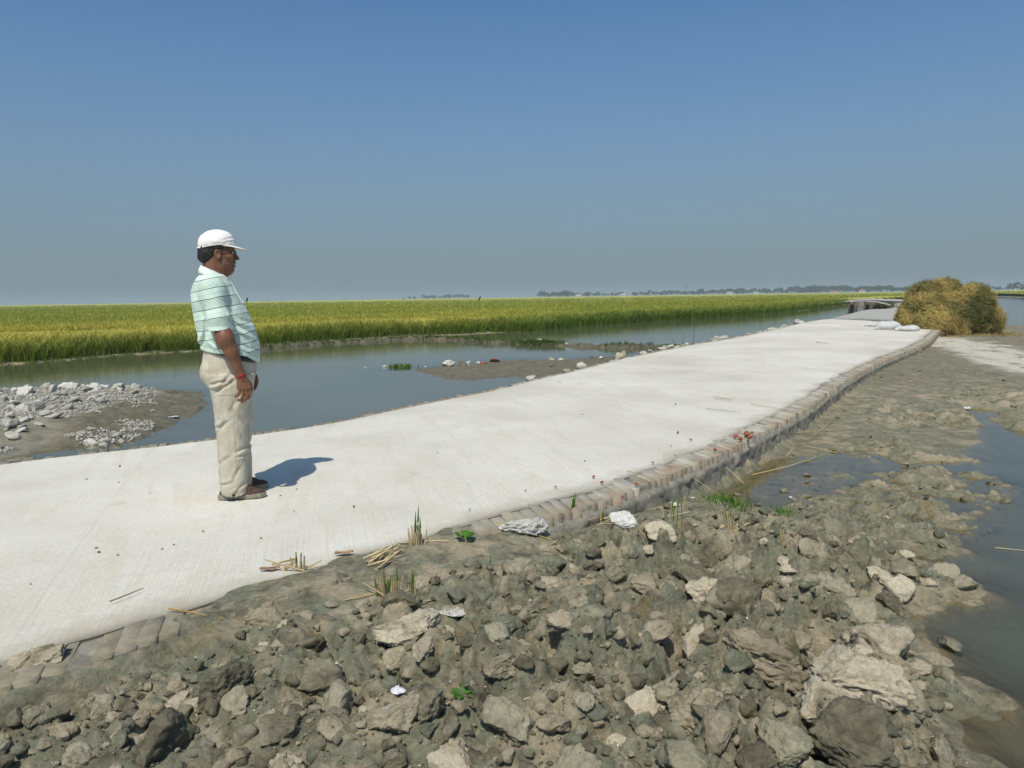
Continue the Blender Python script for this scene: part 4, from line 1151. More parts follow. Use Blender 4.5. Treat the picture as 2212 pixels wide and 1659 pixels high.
# slant of the hem: longer at the heel
v_.fn(lambda X, Y, Z: Z - (.026 + .16 * np.maximum(X + .03, -.03)) + 0 * Y, (-.27, -.27, -.01), (.23, .27, .10), 0, 'sub')
V, Q = v_.mesh(); tro = mesh_obj('trousers', V, Q, TROU, man)
# belt shows where the shirt rides up in front
BELT = simple('dark_leather_belt', (.022, .020, .017), .45, .4, .3)
ring = []
for i in range(64):
    a = 2 * math.pi * i / 64; ca, sa = math.cos(a), math.sin(a)
    ring.append((-.032 + .176 * math.copysign(abs(ca) ** (2 / 2.3), ca), .191 * math.copysign(abs(sa) ** (2 / 2.3), sa)))
V, F = [], []
for (x, y) in ring:
    for (k, z) in ((.985, .888), (1.008, .890), (1.008, .922), (.985, .924)): V.append((-.032 + (x + .032) * k, y * k, z + .020 - .30 * x))
for i in range(64):
    for k in range(4): F.append((i * 4 + k, ((i + 1) % 64) * 4 + k, ((i + 1) % 64) * 4 + (k + 1) % 4, i * 4 + (k + 1) % 4))
mesh_obj('belt', V, F, BELT, man)
# red thread on the wrist
RED = simple('red_thread', (.42, .020, .018), .8, .2, .2)
wr = np.array(WR); tg = np.array([.085, .016, -.23]); tg /= np.linalg.norm(tg); a_ = np.cross(tg, (0, 1, 0)); a_ /= np.linalg.norm(a_); c_ = np.cross(tg, a_)
loop = [wr + .004 * tg + .0325 * (math.cos(t) * a_ + math.sin(t) * c_) + .002 * math.sin(3 * t) * tg for t in np.linspace(0, 2 * math.pi, 30)]
kn = loop[8]; kn = wr + np.array([.008, -.033, 0.0])
mesh_obj('wrist_thread', *join_vf([tube(loop, .0030, 6), tube([kn, kn + np.array([.001, -.004, -.012]), kn + np.array([-.004, -.003, -.024])], .0022, 5), tube([kn, kn + np.array([.006, -.004, -.010]), kn + np.array([.010, -.002, -.020])], .0020, 5)]), RED, man)

# ---------------- shoes
q = M('brown_canvas'); c = q.coord()
q.set('Base Color', q.ramp(q.noise(c, 60, 4), [(.3, (.050, .026, .020)), (.7, (.088, .047, .036))])); q.set('Roughness', .85); q.set('Normal', q.bump(q.noise(c, 500, 2), .4, .0012)); SHOE = q.m
SOLE = simple('dusty_rubber', (.26, .235, .17), .8, .25, .25, 40)
TAGM = simple('shoe_label', (.55, .55, .52), .7, .2, .05)
def shoe(sy, dx, rz):
    h = .0026
    v = Vol((-.16, -.07, -.005), (.19, .07, .13), h)
    v.ell((.075, 0, .030), (.092, .046, .030), 0); v.ell((-.075, 0, .04), (.060, .037, .038), .03)
    v.cone((-.06, 0, .05), (.03, 0, .048), .036, .038, .03); v.cone((-.075, 0, .075), (-.03, 0, .075), .033, .036, .02)
    v.ell((.035, 0, .055), (.06, .036, .026), .02)
    v.fn(lambda X, Y, Z: Z - .022 + 0 * X + 0 * Y, (-.2, -.08, -.02), (.2, .08, .05), 0, 'sub')
    v.ell((-.052, 0, .112), (.05, .030, .035), .006, 'sub')
    v.wrinkle(lambda P: .0012 * fbm3(P * 60, 3, 341) + .0015 * np.sin(P[:, 0] * 160) * sstep(.03, .05, P[:, 0]) * sstep(.09, .07, P[:, 0]), .02)
    V, Q = v.mesh(); o = mesh_obj('shoe', V, Q, SHOE, man, loc=(dx, sy, 0)); o.rotation_euler = (0, 0, rz)
    if sy < 0: o['label'] = 'brown canvas slip-on shoe with pale rubber sole'
    s_ = Vol((-.17, -.07, -.01), (.19, .07, .05), h)
    def f(X, Y, Z):
        hw = np.interp(X, [-.15, -.135, -.10, -.03, .05, .10, .14, .165, .175], [.0, .022, .036, .036, .046, .048, .040, .018, 0])
        return np.maximum(np.maximum(np.abs(Y) - hw, np.abs(X - .012) - .158) * .8, np.abs(Z - .016) - .0145)
    s_.fn(f, (-.17, -.07, -.01), (.19, .07, .05))
    s_.wrinkle(lambda P: -.0012 * np.exp(-((P[:, 2] - .022) / .0018) ** 2) - .001 * np.exp(-((P[:, 2] - .012) / .0018) ** 2), .01)
    V, Q = s_.mesh(); mesh_obj('sole', V, Q, SOLE, o)
    V = [(x, -.036 + .1 * (z - .06), z) for x, z in ((.028, .066), (.046, .063), (.045, .057), (.027, .060))]
    V = [(x, y - .002, z) for x, y, z in V] + V
    mesh_obj('label_tab', V, [(0, 3, 2, 1), (0, 1, 5, 4), (1, 2, 6, 5), (2, 3, 7, 6), (3, 0, 4, 7)], TAGM, o, smooth=False)
shoe(-.105, -.005, math.radians(-4)); shoe(.115, .005, math.radians(6))
# ================================================================== lumps: broken clay and lime concrete
def ico(sub):
    bm = bmesh.new(); bmesh.ops.create_icosphere(bm, subdivisions=sub, radius=1)
    V = np.array([v.co[:] for v in bm.verts]); F = np.array([[v.index for v in f.verts] for f in bm.faces]); bm.free(); return V, F
ICO5 = ico(5); ICO4 = ico(4); ICO3 = ico(3); ICO2 = ico(2); ICO1 = ico(1)
def lump(seed, base, ax=(1, 1, .7), cuts=8, rough=.10, fine=.03, crack=0.0):
    rn = np.random.default_rng(seed); V, F = base; P = V.copy()
    for _ in range(cuts):
        n_ = rn.normal(0, 1, 3); n_ /= np.linalg.norm(n_); o_ = rn.uniform(.40, .86)
        d = np.maximum(P @ n_ - o_, 0); P = P - d[:, None] * n_ * .97
    P = P * np.array(ax)
    nrm = V
    rg = 1 - 2 * np.abs(fbm3(V * 3.1 + seed * 1.7, 4, seed + 5, .6))
    P = P + nrm * (rough * fbm3(V * 1.7 + seed * 3.1, 4, seed)[:, None] + fine * fbm3(V * 7 + seed, 5, seed + 7, .68)[:, None] + .6 * fine * rg[:, None])
    if crack:
        c_ = np.abs(fbm3(V * 2.2 + seed * 1.3, 3, seed + 3)); P = P - nrm * (crack * np.exp(-(c_ / .035) ** 2))[:, None]
    return P, F
def clay_mat(name, stops, pale=None, bump=.8, v0=.88):
    q = M(name); c = q.coord(); oi = q.n('ShaderNodeObjectInfo'); rnd_ = oi.outputs['Random']
    geo = q.n('ShaderNodeNewGeometry'); pos = geo.outputs['Position']
    off = q.n('ShaderNodeVectorMath', operation='ADD'); q.l(pos, off.inputs[0])
    cc = q.n('ShaderNodeCombineXYZ'); q.l(q.math('MULTIPLY', rnd_, 30.0), cc.inputs[0]); q.l(cc.outputs[0], off.inputs[1]); v = off.outputs[0]
    col = q.ramp(q.noise(v, 11, 6, .62, .5), stops)
    if pale:
        tilt = q.noise(v, 5.0, 4, .6, .4)
        col = q.mix(q.ramp(q.math('ADD', tilt, q.math('MULTIPLY', q.math('SUBTRACT', rnd_, .5), .34)), [(.48, 0.0), (.60, .85)]), col, pale)
    col = q.mix(.45, col, q.ramp(q.noise(v, 70, 4, .6), [(.25, (.28, .28, .28)), (.75, (.74, .73, .70))]), 'OVERLAY')
    hv = q.n('ShaderNodeHueSaturation', Color=col); q.l(q.math('ADD', v0, q.math('MULTIPLY', rnd_, .34 if v0 < .9 else .2)), hv.inputs['Value'])
    q.set('Base Color', hv.outputs[0]); q.set('Roughness', .9); q.set('Specular IOR Level', .22)
    b1 = q.bump(q.noise(v, 42, 7, .68), 1.0, .02); q.set('Normal', q.bump(q.noise(v, 170, 4, .65), .8, .004, b1)); return q.m
CLAY_DK = clay_mat('dark_clay', [(.28, (.085, .076, .050)), (.5, (.178, .161, .108)), (.72, (.27, .245, .168))], (.345, .31, .222))
CLAY_GR = clay_mat('grey_green_clay', [(.28, (.11, .112, .075)), (.5, (.195, .20, .137)), (.72, (.28, .278, .195))], (.33, .295, .205))
CLAY_PL = clay_mat('dry_pale_clay', [(.28, (.23, .192, .128)), (.5, (.37, .316, .22)), (.72, (.48, .415, .30))], (.50, .44, .33))
LIME_W = clay_mat('white_lime_lump', [(.28, (.50, .48, .43)), (.5, (.64, .62, .57)), (.72, (.76, .74, .70))], bump=1.0, v0=1.0)
LIME = clay_mat('lime_rubble', [(.28, (.40, .375, .33)), (.5, (.56, .535, .485)), (.72, (.69, .67, .62))], bump=1.0, v0=.95)
BRICKRED = simple('broken_brick', (.30, .105, .06), .9, .15, .35, 18, .6, 60, .006)
def mesh_data(name, P, F, m, smooth=True):
    me = bpy.data.meshes.new(name); F = np.asarray(F); n, k = F.shape
    me.vertices.add(len(P)); me.vertices.foreach_set('co', P.astype(np.float32).ravel()); me.loops.add(n * k); me.loops.foreach_set('vertex_index', F.astype(np.int32).ravel())
    me.polygons.add(n); me.polygons.foreach_set('loop_start', np.arange(0, n * k, k, dtype=np.int32)); me.update(calc_edges=True)
    if smooth: me.polygons.foreach_set('use_smooth', np.ones(n, dtype=bool))
    me.materials.append(m); return me
def put(name, me, x, y, size, z=None, sink=.25, rot=None, label=None, cat=None, group=None):
    o = bpy.data.objects.new(name, me); C.objects.link(o)
    if z is None: z = float(height(np.array([x]), np.array([y]))[0])
    o.location = (x, y, z + size * (.5 - sink)); o.scale = (size, size, size)
    o.rotation_euler = rot if rot is not None else (random.uniform(-.5, .5), random.uniform(-.5, .5), random.uniform(0, 6.28))
    tag(o, label, cat, group); return o
rn = np.random.default_rng(5)
MUDK = [[mesh_data('clay_clod', *lump(400 + i * 7 + 50 * k, ICO4, (1, rn.uniform(.6, .95), rn.uniform(.45, .75)), 15, .16, .13, .06), m) for i in range(7)] for k, m in enumerate((CLAY_DK, CLAY_GR, CLAY_PL))]
# ---- the clods one can pick out, each where it lies
PICK = [  # px, py, width px, kind, aspect (along, across, up), turn, label
    (868, 1390, 150, 2, (1, .62, .42), .35, 'broad flat pale clod, widest dry slab in the middle of the clay bank'),
    (1200, 1322, 125, 0, (1, .8, .62), -.4, 'big dark smooth-faced clod below the green sprouts'),
    (1222, 1392, 100, 2, (1, .62, .50), .1, 'pale tan wedge of clay with a dark shadow under its lower edge'),
    (1083, 1482, 84, 2, (.8, 1, .62), .8, 'pale upright clod beside the small leafy plant'),
    (917, 1538, 92, 0, (.9, 1, .72), .3, 'dark block of clay with a light dry cap'),
    (1868, 1345, 150, 2, (.8, 1, .78), .5, 'largest block on the water side, white crust on top and grey flank'),
    (1790, 1240, 120, 0, (1, .7, .6), -.5, 'dark ridged clod near the water above the white-crusted block'),
    (1940, 1222, 62, 2, (1, .8, .8), .2, 'small pale knob of clay perched above the water edge'),
    (1640, 1408, 190, 2, (1, .42, .45), -.5, 'long pale ridge of dried clay running down towards the water'),
    (1830, 1478, 190, 2, (1, .52, .5), -.65, 'long cream-coloured slab of clay overhanging a black gap'),
    (1530, 1520, 190, 2, (1, .55, .42), -.6, 'slanting slab of clay with a white dusted face'),
    (1860, 1600, 170, 0, (.8, 1, .5), .9, 'dull brown slab half sunk in mud by the water at the bottom'),
    (1680, 1600, 120, 1, (.8, 1, .6), .4, 'rounded grey-green clod under the cream slab'),
    (1735, 1345, 90, 2, (1, .7, .6), -.6, 'tan wedge leaning on the long pale ridge'),
    (1120, 1243, 80, 0, (1, .75, .62), .5, 'brown clod with crumbly underside near the sprouting rice stubble'),
    (1500, 1165, 90, 0, (1, .7, .55), .3, 'brown clod lying against the small white lump'),
    (1420, 1180, 70, 2, (1, .7, .6), -.3, 'pale rounded clod between the two white lumps'),
    (612, 1640, 110, 2, (.7, 1, .55), .6, 'pale standing slab cut by the bottom edge near the stubble side'),
    (480, 1500, 110, 0, (1, .7, .6), .9, 'brown sloping clod beside the black hollow'),
    (1370, 1520, 95, 0, (1, .6, .6), .9, 'dark slab with a tan stripe across it'),
    (1085, 1375, 100, 1, (1, .7, .4), .1, 'smooth blue-grey clod in the centre of the bank'),
    (1275, 1300, 70, 1, (.9, 1, .6), .4, 'blue-grey clod touching the big dark smooth one'),
    (1260, 1480, 80, 1, (.7, 1, .6), .2, 'blue-grey upright clod right of the small leafy plant'),
    (560, 1365, 70, 2, (1, .8, .6), .4, 'small pale clod below the cut stubble'),
    (80, 1460, 110, 2, (1, .6, .4), .5, 'tan clod pushed up against the road bricks'),
    (1560, 1290, 110, 2, (1, .5, .5), -.5, 'tan broken ridge behind the grey slab'),
    (1600, 1440, 60, 1, (1, .8, .6), .3, 'grey clod with mussel shell beside it'),
    (1455, 1460, 100, 0, (1, .8, .6), .3, 'dark brown lump left of the slanting white-dusted slab'),
]
for i, (px, py, wpx, k, ax, rz, lab) in enumerate(PICK):
    x, y = gp(px, py + wpx * .10, -.08); d = math.hypot(x, y); wid_ = wpx * S / F_PX * d * 1.05
    P, F = lump(900 + i * 13, ICO5 if wpx > 80 else ICO4, ax, 15, .16, .12, .06)
    P = P @ np.array(Matrix.Rotation(rz, 3, 'Z')).T
    put('clay_clod', mesh_data('clay_clod', P, F, MUDK[k][0].materials[0]), x, y, wid_ * .64, sink=.36, rot=(random.uniform(-.15, .25), random.uniform(-.2, .2), 0), label=lab, cat='clay clod', group='clods of clay on the bank')
# ---- the rest of the tumbled clods
KLAB = [('dark brown clod of clay lying in the tumbled bank', 'brown clods of the bank'), ('grey-green damp clod of clay lying in the tumbled bank', 'grey-green clods of the bank'), ('pale dried clod of clay lying in the tumbled bank', 'pale clods of the bank')]
cand = []
def sd1(p, poly): return float(poly_sd(np.array([p[0]], np.float32), np.array([p[1]], np.float32), poly)[0])
tries = 0; N_CL = 235
while len(cand) < N_CL and tries < 9000:
    tries += 1
    px, py = rn.uniform(-40, 2150), 1080 + 620 * rn.random() ** .75
    if rn.random() < .15: px, py = rn.uniform(-40, 700), rn.uniform(1400, 1659)
    p = gp(px, py, -.12)
    if p[1] < 1.9 or sd1(p, P_BANK) > -.08 or sd1(p, ROAD_C) < .16: continue
    size = float(np.clip(rn.lognormal(-2.60, .40), .032, .14)) * (0.72 if p[1] > 3.4 else 1)
    if sd1(p, ROAD_C) < .45: size *= .55
    if 380 < px < 1150 and py < 1330 and rn.random() < .6: continue
    if any(math.hypot(p[0] - a[0], p[1] - a[1]) < .75 * (size + a[2]) for a in cand): continue
    cand.append((p[0], p[1], size))
protos = {}
for (x, y, size) in cand:
    k = int(rn.choice(3, p=[.52, .18, .30])); me = MUDK[k][int(rn.integers(0, 7))]
    put('clay_clod', me, x, y, size, sink=rn.uniform(.35, .62), label=KLAB[k][0], cat='clay clod', group=KLAB[k][1])
# ---- crumbs: countless bits between the clods
def crumbs(name, label, pts, smin, smax, m, sub=ICO1, nvar=10, flat=.7):
    rn2 = np.random.default_rng(len(pts)); vs, fs = [], []; off = 0
    var = [lump(1200 + i, sub, (1, .8, flat), 12, .18, .13) for i in range(nvar)]
    z = height(pts[:, 0], pts[:, 1]); sz = smin * (smax / smin) ** (rn2.random(len(pts)) ** 1.8)
    a = rn2.uniform(0, 6.28, len(pts)); wch = rn2.integers(0, nvar, len(pts))
    for (x, y), zz_, s_, aa, w_ in zip(pts, z, sz, a, wch):
        P, F = var[w_]; ca, sa = math.cos(aa), math.sin(aa)
        Q = P @ np.array([[ca, sa, 0], [-sa, ca, 0], [0, 0, 1]]) * s_ + np.array([x, y, zz_ + s_ * .25])
        vs.append(Q); fs.append(F + off); off += len(P)
    o = mesh_obj(name, np.concatenate(vs), np.concatenate(fs), m); tag(o, label, 'crumbs', kind='stuff'); return o
def scatter(n, box, test, z=-.15):
    out = []
    while len(out) < n:
        px = rn.uniform(box[0], box[2], 600); py = rn.uniform(box[1], box[3], 600)
        P = np.array([gp(a, b_, z) for a, b_ in zip(px, py)], dtype=np.float32)
        out += list(P[test(P)])
    return np.array(out[:n])
inb = lambda P: (poly_sd(P[:, 0], P[:, 1], P_BANK) < -.04) & (poly_sd(P[:, 0], P[:, 1], ROAD_C) > .08 + .27 * ((P[:, 0] < .2) & (P[:, 0] > -.85))) & (P[:, 1] > 1.7)
crumbs('clay_crumbs', 'small broken bits of brown clay packed between the clods of the bank', scatter(750, (-60, 1075, 2160, 1700), inb), .010, .048, CLAY_DK, ICO3, 14)
crumbs('clay_crumbs', 'small pale dry bits of clay packed between the clods of the bank', scatter(420, (-60, 1075, 2160, 1700), inb), .010, .040, CLAY_PL, ICO3, 14)
crumbs('clay_crumbs', 'small grey-green bits of clay packed between the clods of the bank', scatter(260, (-60, 1075, 2160, 1700), inb), .010, .042, CLAY_GR, ICO3, 14)
crumbs('clay_crumbs', 'fine brown clay grit lying over the bank', scatter(5000, (-60, 1075, 2160, 1700), inb), .003, .011, CLAY_DK, ICO1)
inf = lambda P: (poly_sd(P[:, 0], P[:, 1], P_FLAT) < .05) & (poly_sd(P[:, 0], P[:, 1], ROAD_C) > .12) & (fbm2(P[:, 0] * .9 + 9, P[:, 1] * .7, 3, 81) > -.15)
crumbs('clay_crumbs', 'dark lumps of mud scattered over the wet flat beside the road', scatter(160, (1400, 800, 2200, 1110), inf, ZW), .010, .045, CLAY_DK, ICO3, flat=.45)
# shell grit: tiny white flecks all over the clay
SHELL = simple('shell_white', (.72, .71, .68), .4, .4, .06)
crumbs('shell_grit', 'tiny white flecks of broken shell strewn on the clay', scatter(300, (-60, 1075, 2160, 1700), inb), .0025, .007, SHELL, ICO1, flat=.4)

# ---- white lumps of lime concrete by the kerb
for px, py, w_, ax, lab in ((1137, 1150, 100, (1, .5, .42), 'white pitted lump of lime concrete lying on the bank by the bricks'), (1342, 1162, 62, (1, .8, .6), 'smaller white lump of lime concrete between brown clods'),
                            (968, 1330, 64, (1, .6, .10), 'flat whitish patch-like flake of lime on the clay')):
    x, y = gp(px + 6, py + 17, -.08); d = math.hypot(x, y); P, F = lump(1500 + px, ICO5, ax, 12, .13, .10, .03)
    put('concrete_lump', mesh_data('concrete_lump', P, F, LIME if ax[2] < .2 else LIME_W), x, y, w_ * S / F_PX * d * .62, sink=.50 if ax[2] < .2 else .25, rot=(.1, .05, .1), label=lab, cat='concrete lump')

# ---- rubble tipped in the water behind the road
GREYL = clay_mat('grey_rubble', [(.28, (.24, .225, .185)), (.5, (.42, .40, .35)), (.72, (.60, .575, .52))], bump=1.0)
RUB = [mesh_data('concrete_chunk', *lump(1600 + i * 9, ICO3, (1, rn.uniform(.6, .95), rn.uniform(.4, .7)), 12, .14, .10), GREYL) for i in range(9)]
big_r = [(75, 843, 26, 'white lump standing alone in the water off the far corner of the rubble'), (197, 839, 28, 'white lump in the water between the rubble and the rice reflections'), (405, 866, 44, 'large pale block with a dark hollow under it on the rubble spit'),
         (385, 842, 40, 'pale block on the crest of the rubble spit nearest the water'), (445, 838, 46, 'outermost large pale block at the water edge of the spit'), (110, 872, 62, 'wide flat pale slab on the top of the rubble heap'),
         (105, 930, 46, 'rounded whitish boulder low on the face of the heap'), (390, 1012 - 55, 42, 'single flat white slab low on the bare mud of the spit'), (310, 862, 60, 'broad white slab among the crest rubble')]
big_r = [(a * .885, b if b > 900 else b, c_, l) for a, b, c_, l in big_r]
big_r = [(58, 828 + 18, 26, big_r[0][3]), (198, 830 + 10, 18, big_r[1][3]), (409, 0, 0, '')][:2] + [(412, 0, 0, '')][:0]
ZR = ZW + .06
big_r += [(205, 856, 40, 'large pale block with a dark hollow under it on the rubble spit'), (192, 833, 36, 'pale block on the crest of the rubble spit'), (222, 832, 34, 'pale block at the water edge of the spit'), (55, 866, 50, 'wide flat pale slab on top of the rubble heap'),
          (52, 905, 42, 'rounded whitish boulder low on the face of the heap'), (196, 948, 36, 'single flat white slab low on the bare mud of the spit'), (155, 850, 48, 'broad white slab among the crest rubble'), (35, 836, 26, 'white lump standing alone in water behind the rubble heap'), (97, 834, 20, 'small white lump alone in the water beyond the rubble')]
big_r = big_r[2:]
cand2 = []
for i, (px, py, w_, lab) in enumerate(big_r):
    x, y = gp(px, py, ZR); d = math.hypot(x, y); P, F = lump(1750 + i * 11, ICO4, (1, .75, .55), 12, .14, .10, .03)
    z = max(float(height(np.array([x]), np.array([y]))[0]), ZW - .02)
    put('concrete_chunk', mesh_data('concrete_chunk', P, F, LIME), x, y, w_ * S / F_PX * d * .46, z=z, sink=.3, rot=(random.uniform(-.2, .2), random.uniform(-.2, .2), random.uniform(-.4, .4)), label=lab, cat='rubble', group='concrete rubble on the spit'); cand2.append((x, y, w_ * S / F_PX * d * .5))
n_r = 0; tries = 0
while n_r < 235 and tries < 6000:
    tries += 1
    r_ = rn.random()
    if r_ < .78: px, py = rn.uniform(-60, 300), rn.uniform(836, 975)
    elif r_ < .86: px, py = rn.uniform(120, 300), rn.uniform(826, 862)
    elif r_ < .93: px, py = rn.uniform(190, 310), rn.uniform(930, 962)
    else: px, py = rn.uniform(-40, 430), rn.uniform(830, 950)
    if py > 965 - .34 * px and r_ < .78: continue
    p = gp(px, py, ZR); size = float(np.clip(rn.lognormal(-2.95, .48), .022, .11)) * (.6 if r_ > .82 else 1)
    if sd1(p, P_SPITL) > .12: continue
    if any(math.hypot(p[0] - a[0], p[1] - a[1]) < .5 * (size + a[2]) for a in cand2): continue
    cand2.append((p[0], p[1], size)); n_r += 1
    put('concrete_chunk', RUB[int(rn.integers(0, 9))], p[0], p[1], size, sink=rn.uniform(.15, .35), label='off-white chunk of broken lime concrete in the heap behind the man', cat='rubble', group='off-white chunks of the rubble heap')
insp = lambda P: (poly_sd(P[:, 0], P[:, 1], P_SPITL) < -.05) & (fbm2(P[:, 0] * 1.4, P[:, 1] * 1.4, 3, 361) > -.42 + .15 * (P[:, 0] + 6.4))
crumbs('rubble_grit', 'fine pale grit and small stones over the rubble spit', scatter(9000, (-60, 830, 340, 985), insp, ZR), .006, .034, GREYL, ICO1)
x, y = gp(150, 952, ZW); P, F = lump(1801, ICO3, (1, .6, .5), 6, .08, .04); put('brick_piece', mesh_data('brick_piece', P, F, BRICKRED), x, y, .07, z=ZW, sink=.2, label='red broken brick at the foot of the rubble spit', cat='brick')

# ---- stones and lumps standing in the pond and on the mud spit
for i, (px, py, w_, m, nm, lab) in enumerate([(808, 846, 10, CLAY_PL, 'stone', 'small lone stone in the middle of the pond'), (832, 791, 14, LIME, 'stone', 'white-topped stone in the water left of the green weed'), (788, 792, 9, CLAY_DK, 'stone', 'dark flat stone just breaking the pond surface'), (919, 790, 8, LIME, 'stone', 'small pale stone in the water right of the green weed'),
        (972, 787, 38, LIME, 'concrete_lump', 'grey-white boulder, largest lump on the mud spit'), (1000, 789, 30, CLAY_DK, 'concrete_lump', 'dark lump joined to the grey-white boulder'), (1012, 786, 26, LIME, 'concrete_lump', 'white crumbly lump between the boulder and the red bricks'), (1035, 787, 17, LIME, 'concrete_lump', 'white lump just left of the red bricks on the spit'),
        (976, 797, 12, BRICKRED, 'brick_piece', 'small red brick bit below the grey-white boulder'), (1068, 788, 34, BRICKRED, 'brick_piece', 'flat red brick pieces on the mud spit'), (1045, 793, 22, BRICKRED, 'brick_piece', 'dull red brick half buried in the mud spit'),
        (1145, 787, 8, LIME, 'stone', 'tiny white stone in the middle of the mud spit'), (1192, 779, 22, CLAY_DK, 'clay_clod', 'brown clod on the ridge of the mud spit'), (1210, 777, 20, CLAY_PL, 'clay_clod', 'pale pointed clod on the ridge of the mud spit'), (1280, 778, 18, CLAY_DK, 'clay_clod', 'dark clod on the spit close to the road edge'), (1190, 798, 16, CLAY_DK, 'clay_clod', 'dark clod at the foot of the road near the spit'),
        (1300, 776, 12, LIME, 'stone', 'white stone on the spit close to the road edge'), (1345, 769, 30, CLAY_DK, 'clay_clod', 'dark clod against the road bricks at the end of the spit'), (1160, 741, 34, LIME, 'stone', 'pale flat stone on the bund'), (1135, 742, 26, CLAY_PL, 'stone', 'tan stone on the bund beside the pale flat one'), (1222, 745, 12, LIME, 'stone', 'small white stone at the gap in the bund'),
        (2045, 880, 0, LIME, '', ''), (2137, 1135, 16, CLAY_GR, 'stone', 'little lump standing in open water on the water side'), (2050, 1380, 75, CLAY_DK, 'clay_clod', 'black wet clod alone in the water off the bank'), (2090, 1270, 60, CLAY_DK, 'clay_clod', 'wet brown clod at the tip of the bank in the water'), (2175, 1078, 28, CLAY_DK, 'clay_clod', 'brown clod standing in the water beyond the wet flat')]):
    if not w_: continue
    x, y = gp(px, py, ZW + .02); d = math.hypot(x, y); P, F = lump(1850 + i * 7, ICO4, (1, .8, .30 if nm == 'brick_piece' else .55), 12, .12, .08)
    z = max(float(height(np.array([x]), np.array([y]))[0]), ZW - .015)
    put(nm, mesh_data(nm, P, F, m), x, y, w_ * S / F_PX * d * .46, z=z, sink=.28, rot=(random.uniform(-.2, .2), random.uniform(-.2, .2), random.uniform(0, 6)), label=lab, cat={'stone': 'stone', 'concrete_lump': 'concrete lump', 'brick_piece': 'brick', 'clay_clod': 'clay clod'}[nm])
# ---- spoil thrown along the far edge of the road
for i in range(54):
    t = rn.uniform(.60, .90) if i > 8 else rn.uniform(.40, .6); k = int(t * (NST - 1)); into = dd[k]
    px_ = Lr[k] - into * rn.uniform(-.10, .30); size = float(np.clip(rn.lognormal(-2.5, .4), .035, .17)); z = float(zroad(px_[1])) - .06
    put('rubble_lump', RUB[int(rn.integers(0, 9))] if rn.random() < .75 else MUDK[2][int(rn.integers(0, 7))], px_[0], px_[1], size, z=z, sink=.2, label='pale lump in the row of spoil along the far road edge', cat='rubble', group='spoil along the far edge of the road')

# ================================================================== straw, stubble, sprouts, litter
STRAW = leaf_material('dry_straw', .15); GREEN = leaf_material('fresh_leaf', .3)
def ribbon(p0, p1, w0, w1, bend=0.0, n=5, side=None):
    p0 = np.array(p0, float); p1 = np.array(p1, float); d = p1 - p0; L_ = np.linalg.norm(d)
    s_ = np.cross(d, (0.3, -1.0, .2)) if side is None else np.array(side, float); s_ /= np.linalg.norm(s_) + 1e-9
    up = np.cross(s_, d); up /= np.linalg.norm(up) + 1e-9
    V, F = [], []
    for i in range(n + 1):
        t = i / n; c_ = p0 + d * t + up * bend * L_ * math.sin(math.pi * t); w_ = w0 + (w1 - w0) * t
        V += [c_ - s_ * w_ / 2 - up * w_ * .18, c_ + up * w_ * .25, c_ + s_ * w_ / 2 - up * w_ * .18]
    for i in range(n):
        for k in (0, 1, 2): F.append((i * 3 + k, i * 3 + (k + 1) % 3, i * 3 + 3 + (k + 1) % 3, i * 3 + 3 + k))
    return V, F
def tint_obj(name, parts, cols, m, parent=None):
    V, F = join_vf(parts); o = mesh_obj(name, V, F, m, parent, smooth=False)
    cc = np.concatenate([np.tile(np.array(c_), (len(p[0]), 1)) for p, c_ in zip(parts, cols)]); vcol(o, cc); return o
def gz(x, y, flo=ZW): return max(float(height(np.array([x]), np.array([y]))[0]), flo)
def straw_col(): return np.array([.50, .40, .225]) * random.uniform(.7, 1.15)
def green_col(): return np.array([random.uniform(.07, .16), random.uniform(.17, .26), .025])
def stubble(px, py, n, h, spread, shoots, sh_h, label, lying=0):
    x, y = gp(px, py, -.05); z = max(gz(x, y), gz(x + .03, y - .03), gz(x - .03, y - .03)) - .012; h *= 1.3; spread *= 1.15
    r = empty('rice_stubble', (x, y, z)); tag(r, label, 'stubble', 'clumps of rice stubble along the bank')
    ps = []
    for _ in range(n):
        a, d = random.uniform(0, 6.28), random.uniform(0, spread); bx, by = d * math.cos(a), d * math.sin(a) * .6; hh = h * random.uniform(.55, 1.05); tl = random.gauss(0, .10)
        ps.append(ribbon((bx, by, -.05), (bx * 1.3 + tl * hh, by * 1.2 + random.gauss(0, .1) * hh, hh), .0085 * random.uniform(.7, 1.3), .0065, random.gauss(0, .02), 3))
    for _ in range(lying):
        a = random.uniform(-.6, .6) + (0 if random.random() < .6 else 3.14); L_ = random.uniform(.08, .20); bx, by = random.uniform(-.1, .04), random.uniform(-.05, .05)
        ps.append(ribbon((bx, by, .012), (bx + L_ * math.cos(a), by + L_ * math.sin(a) * .5, .012 + random.uniform(.0, .07)), .009, .006, .03, 3))
    tint_obj('stalks', ps, [straw_col() for _ in ps], STRAW, r)
    for _ in range(shoots):
        a, d = random.uniform(0, 6.28), random.uniform(0, spread); bx, by = d * math.cos(a), d * math.sin(a) * .6; hh = sh_h * random.uniform(.55, 1.05); c_ = green_col()
        lean = random.gauss(.02, .06)
        s1_ = ribbon((bx, by, -.04), (bx + lean * hh, by, hh * .62), .006, .005, .01, 3); s2_ = ribbon((bx + lean * hh, by, hh * .60), (bx + lean * 1.8 * hh, by, hh), .011, .002, .03, 4)
        tint_obj('green_shoot', [s1_, s2_], [c_ * .8 + .03, c_], GREEN, r)
random.seed(21)
stubble(648, 1256, 12, .075, .022, 1, .10, 'short tuft of cut straw with bent stalks lying beside it, at the bank end', 4)
stubble(840, 1293, 34, .080, .045, 6, .18, 'thickest clump of cut straw, squared-off bundle with tall green shoots', 3)
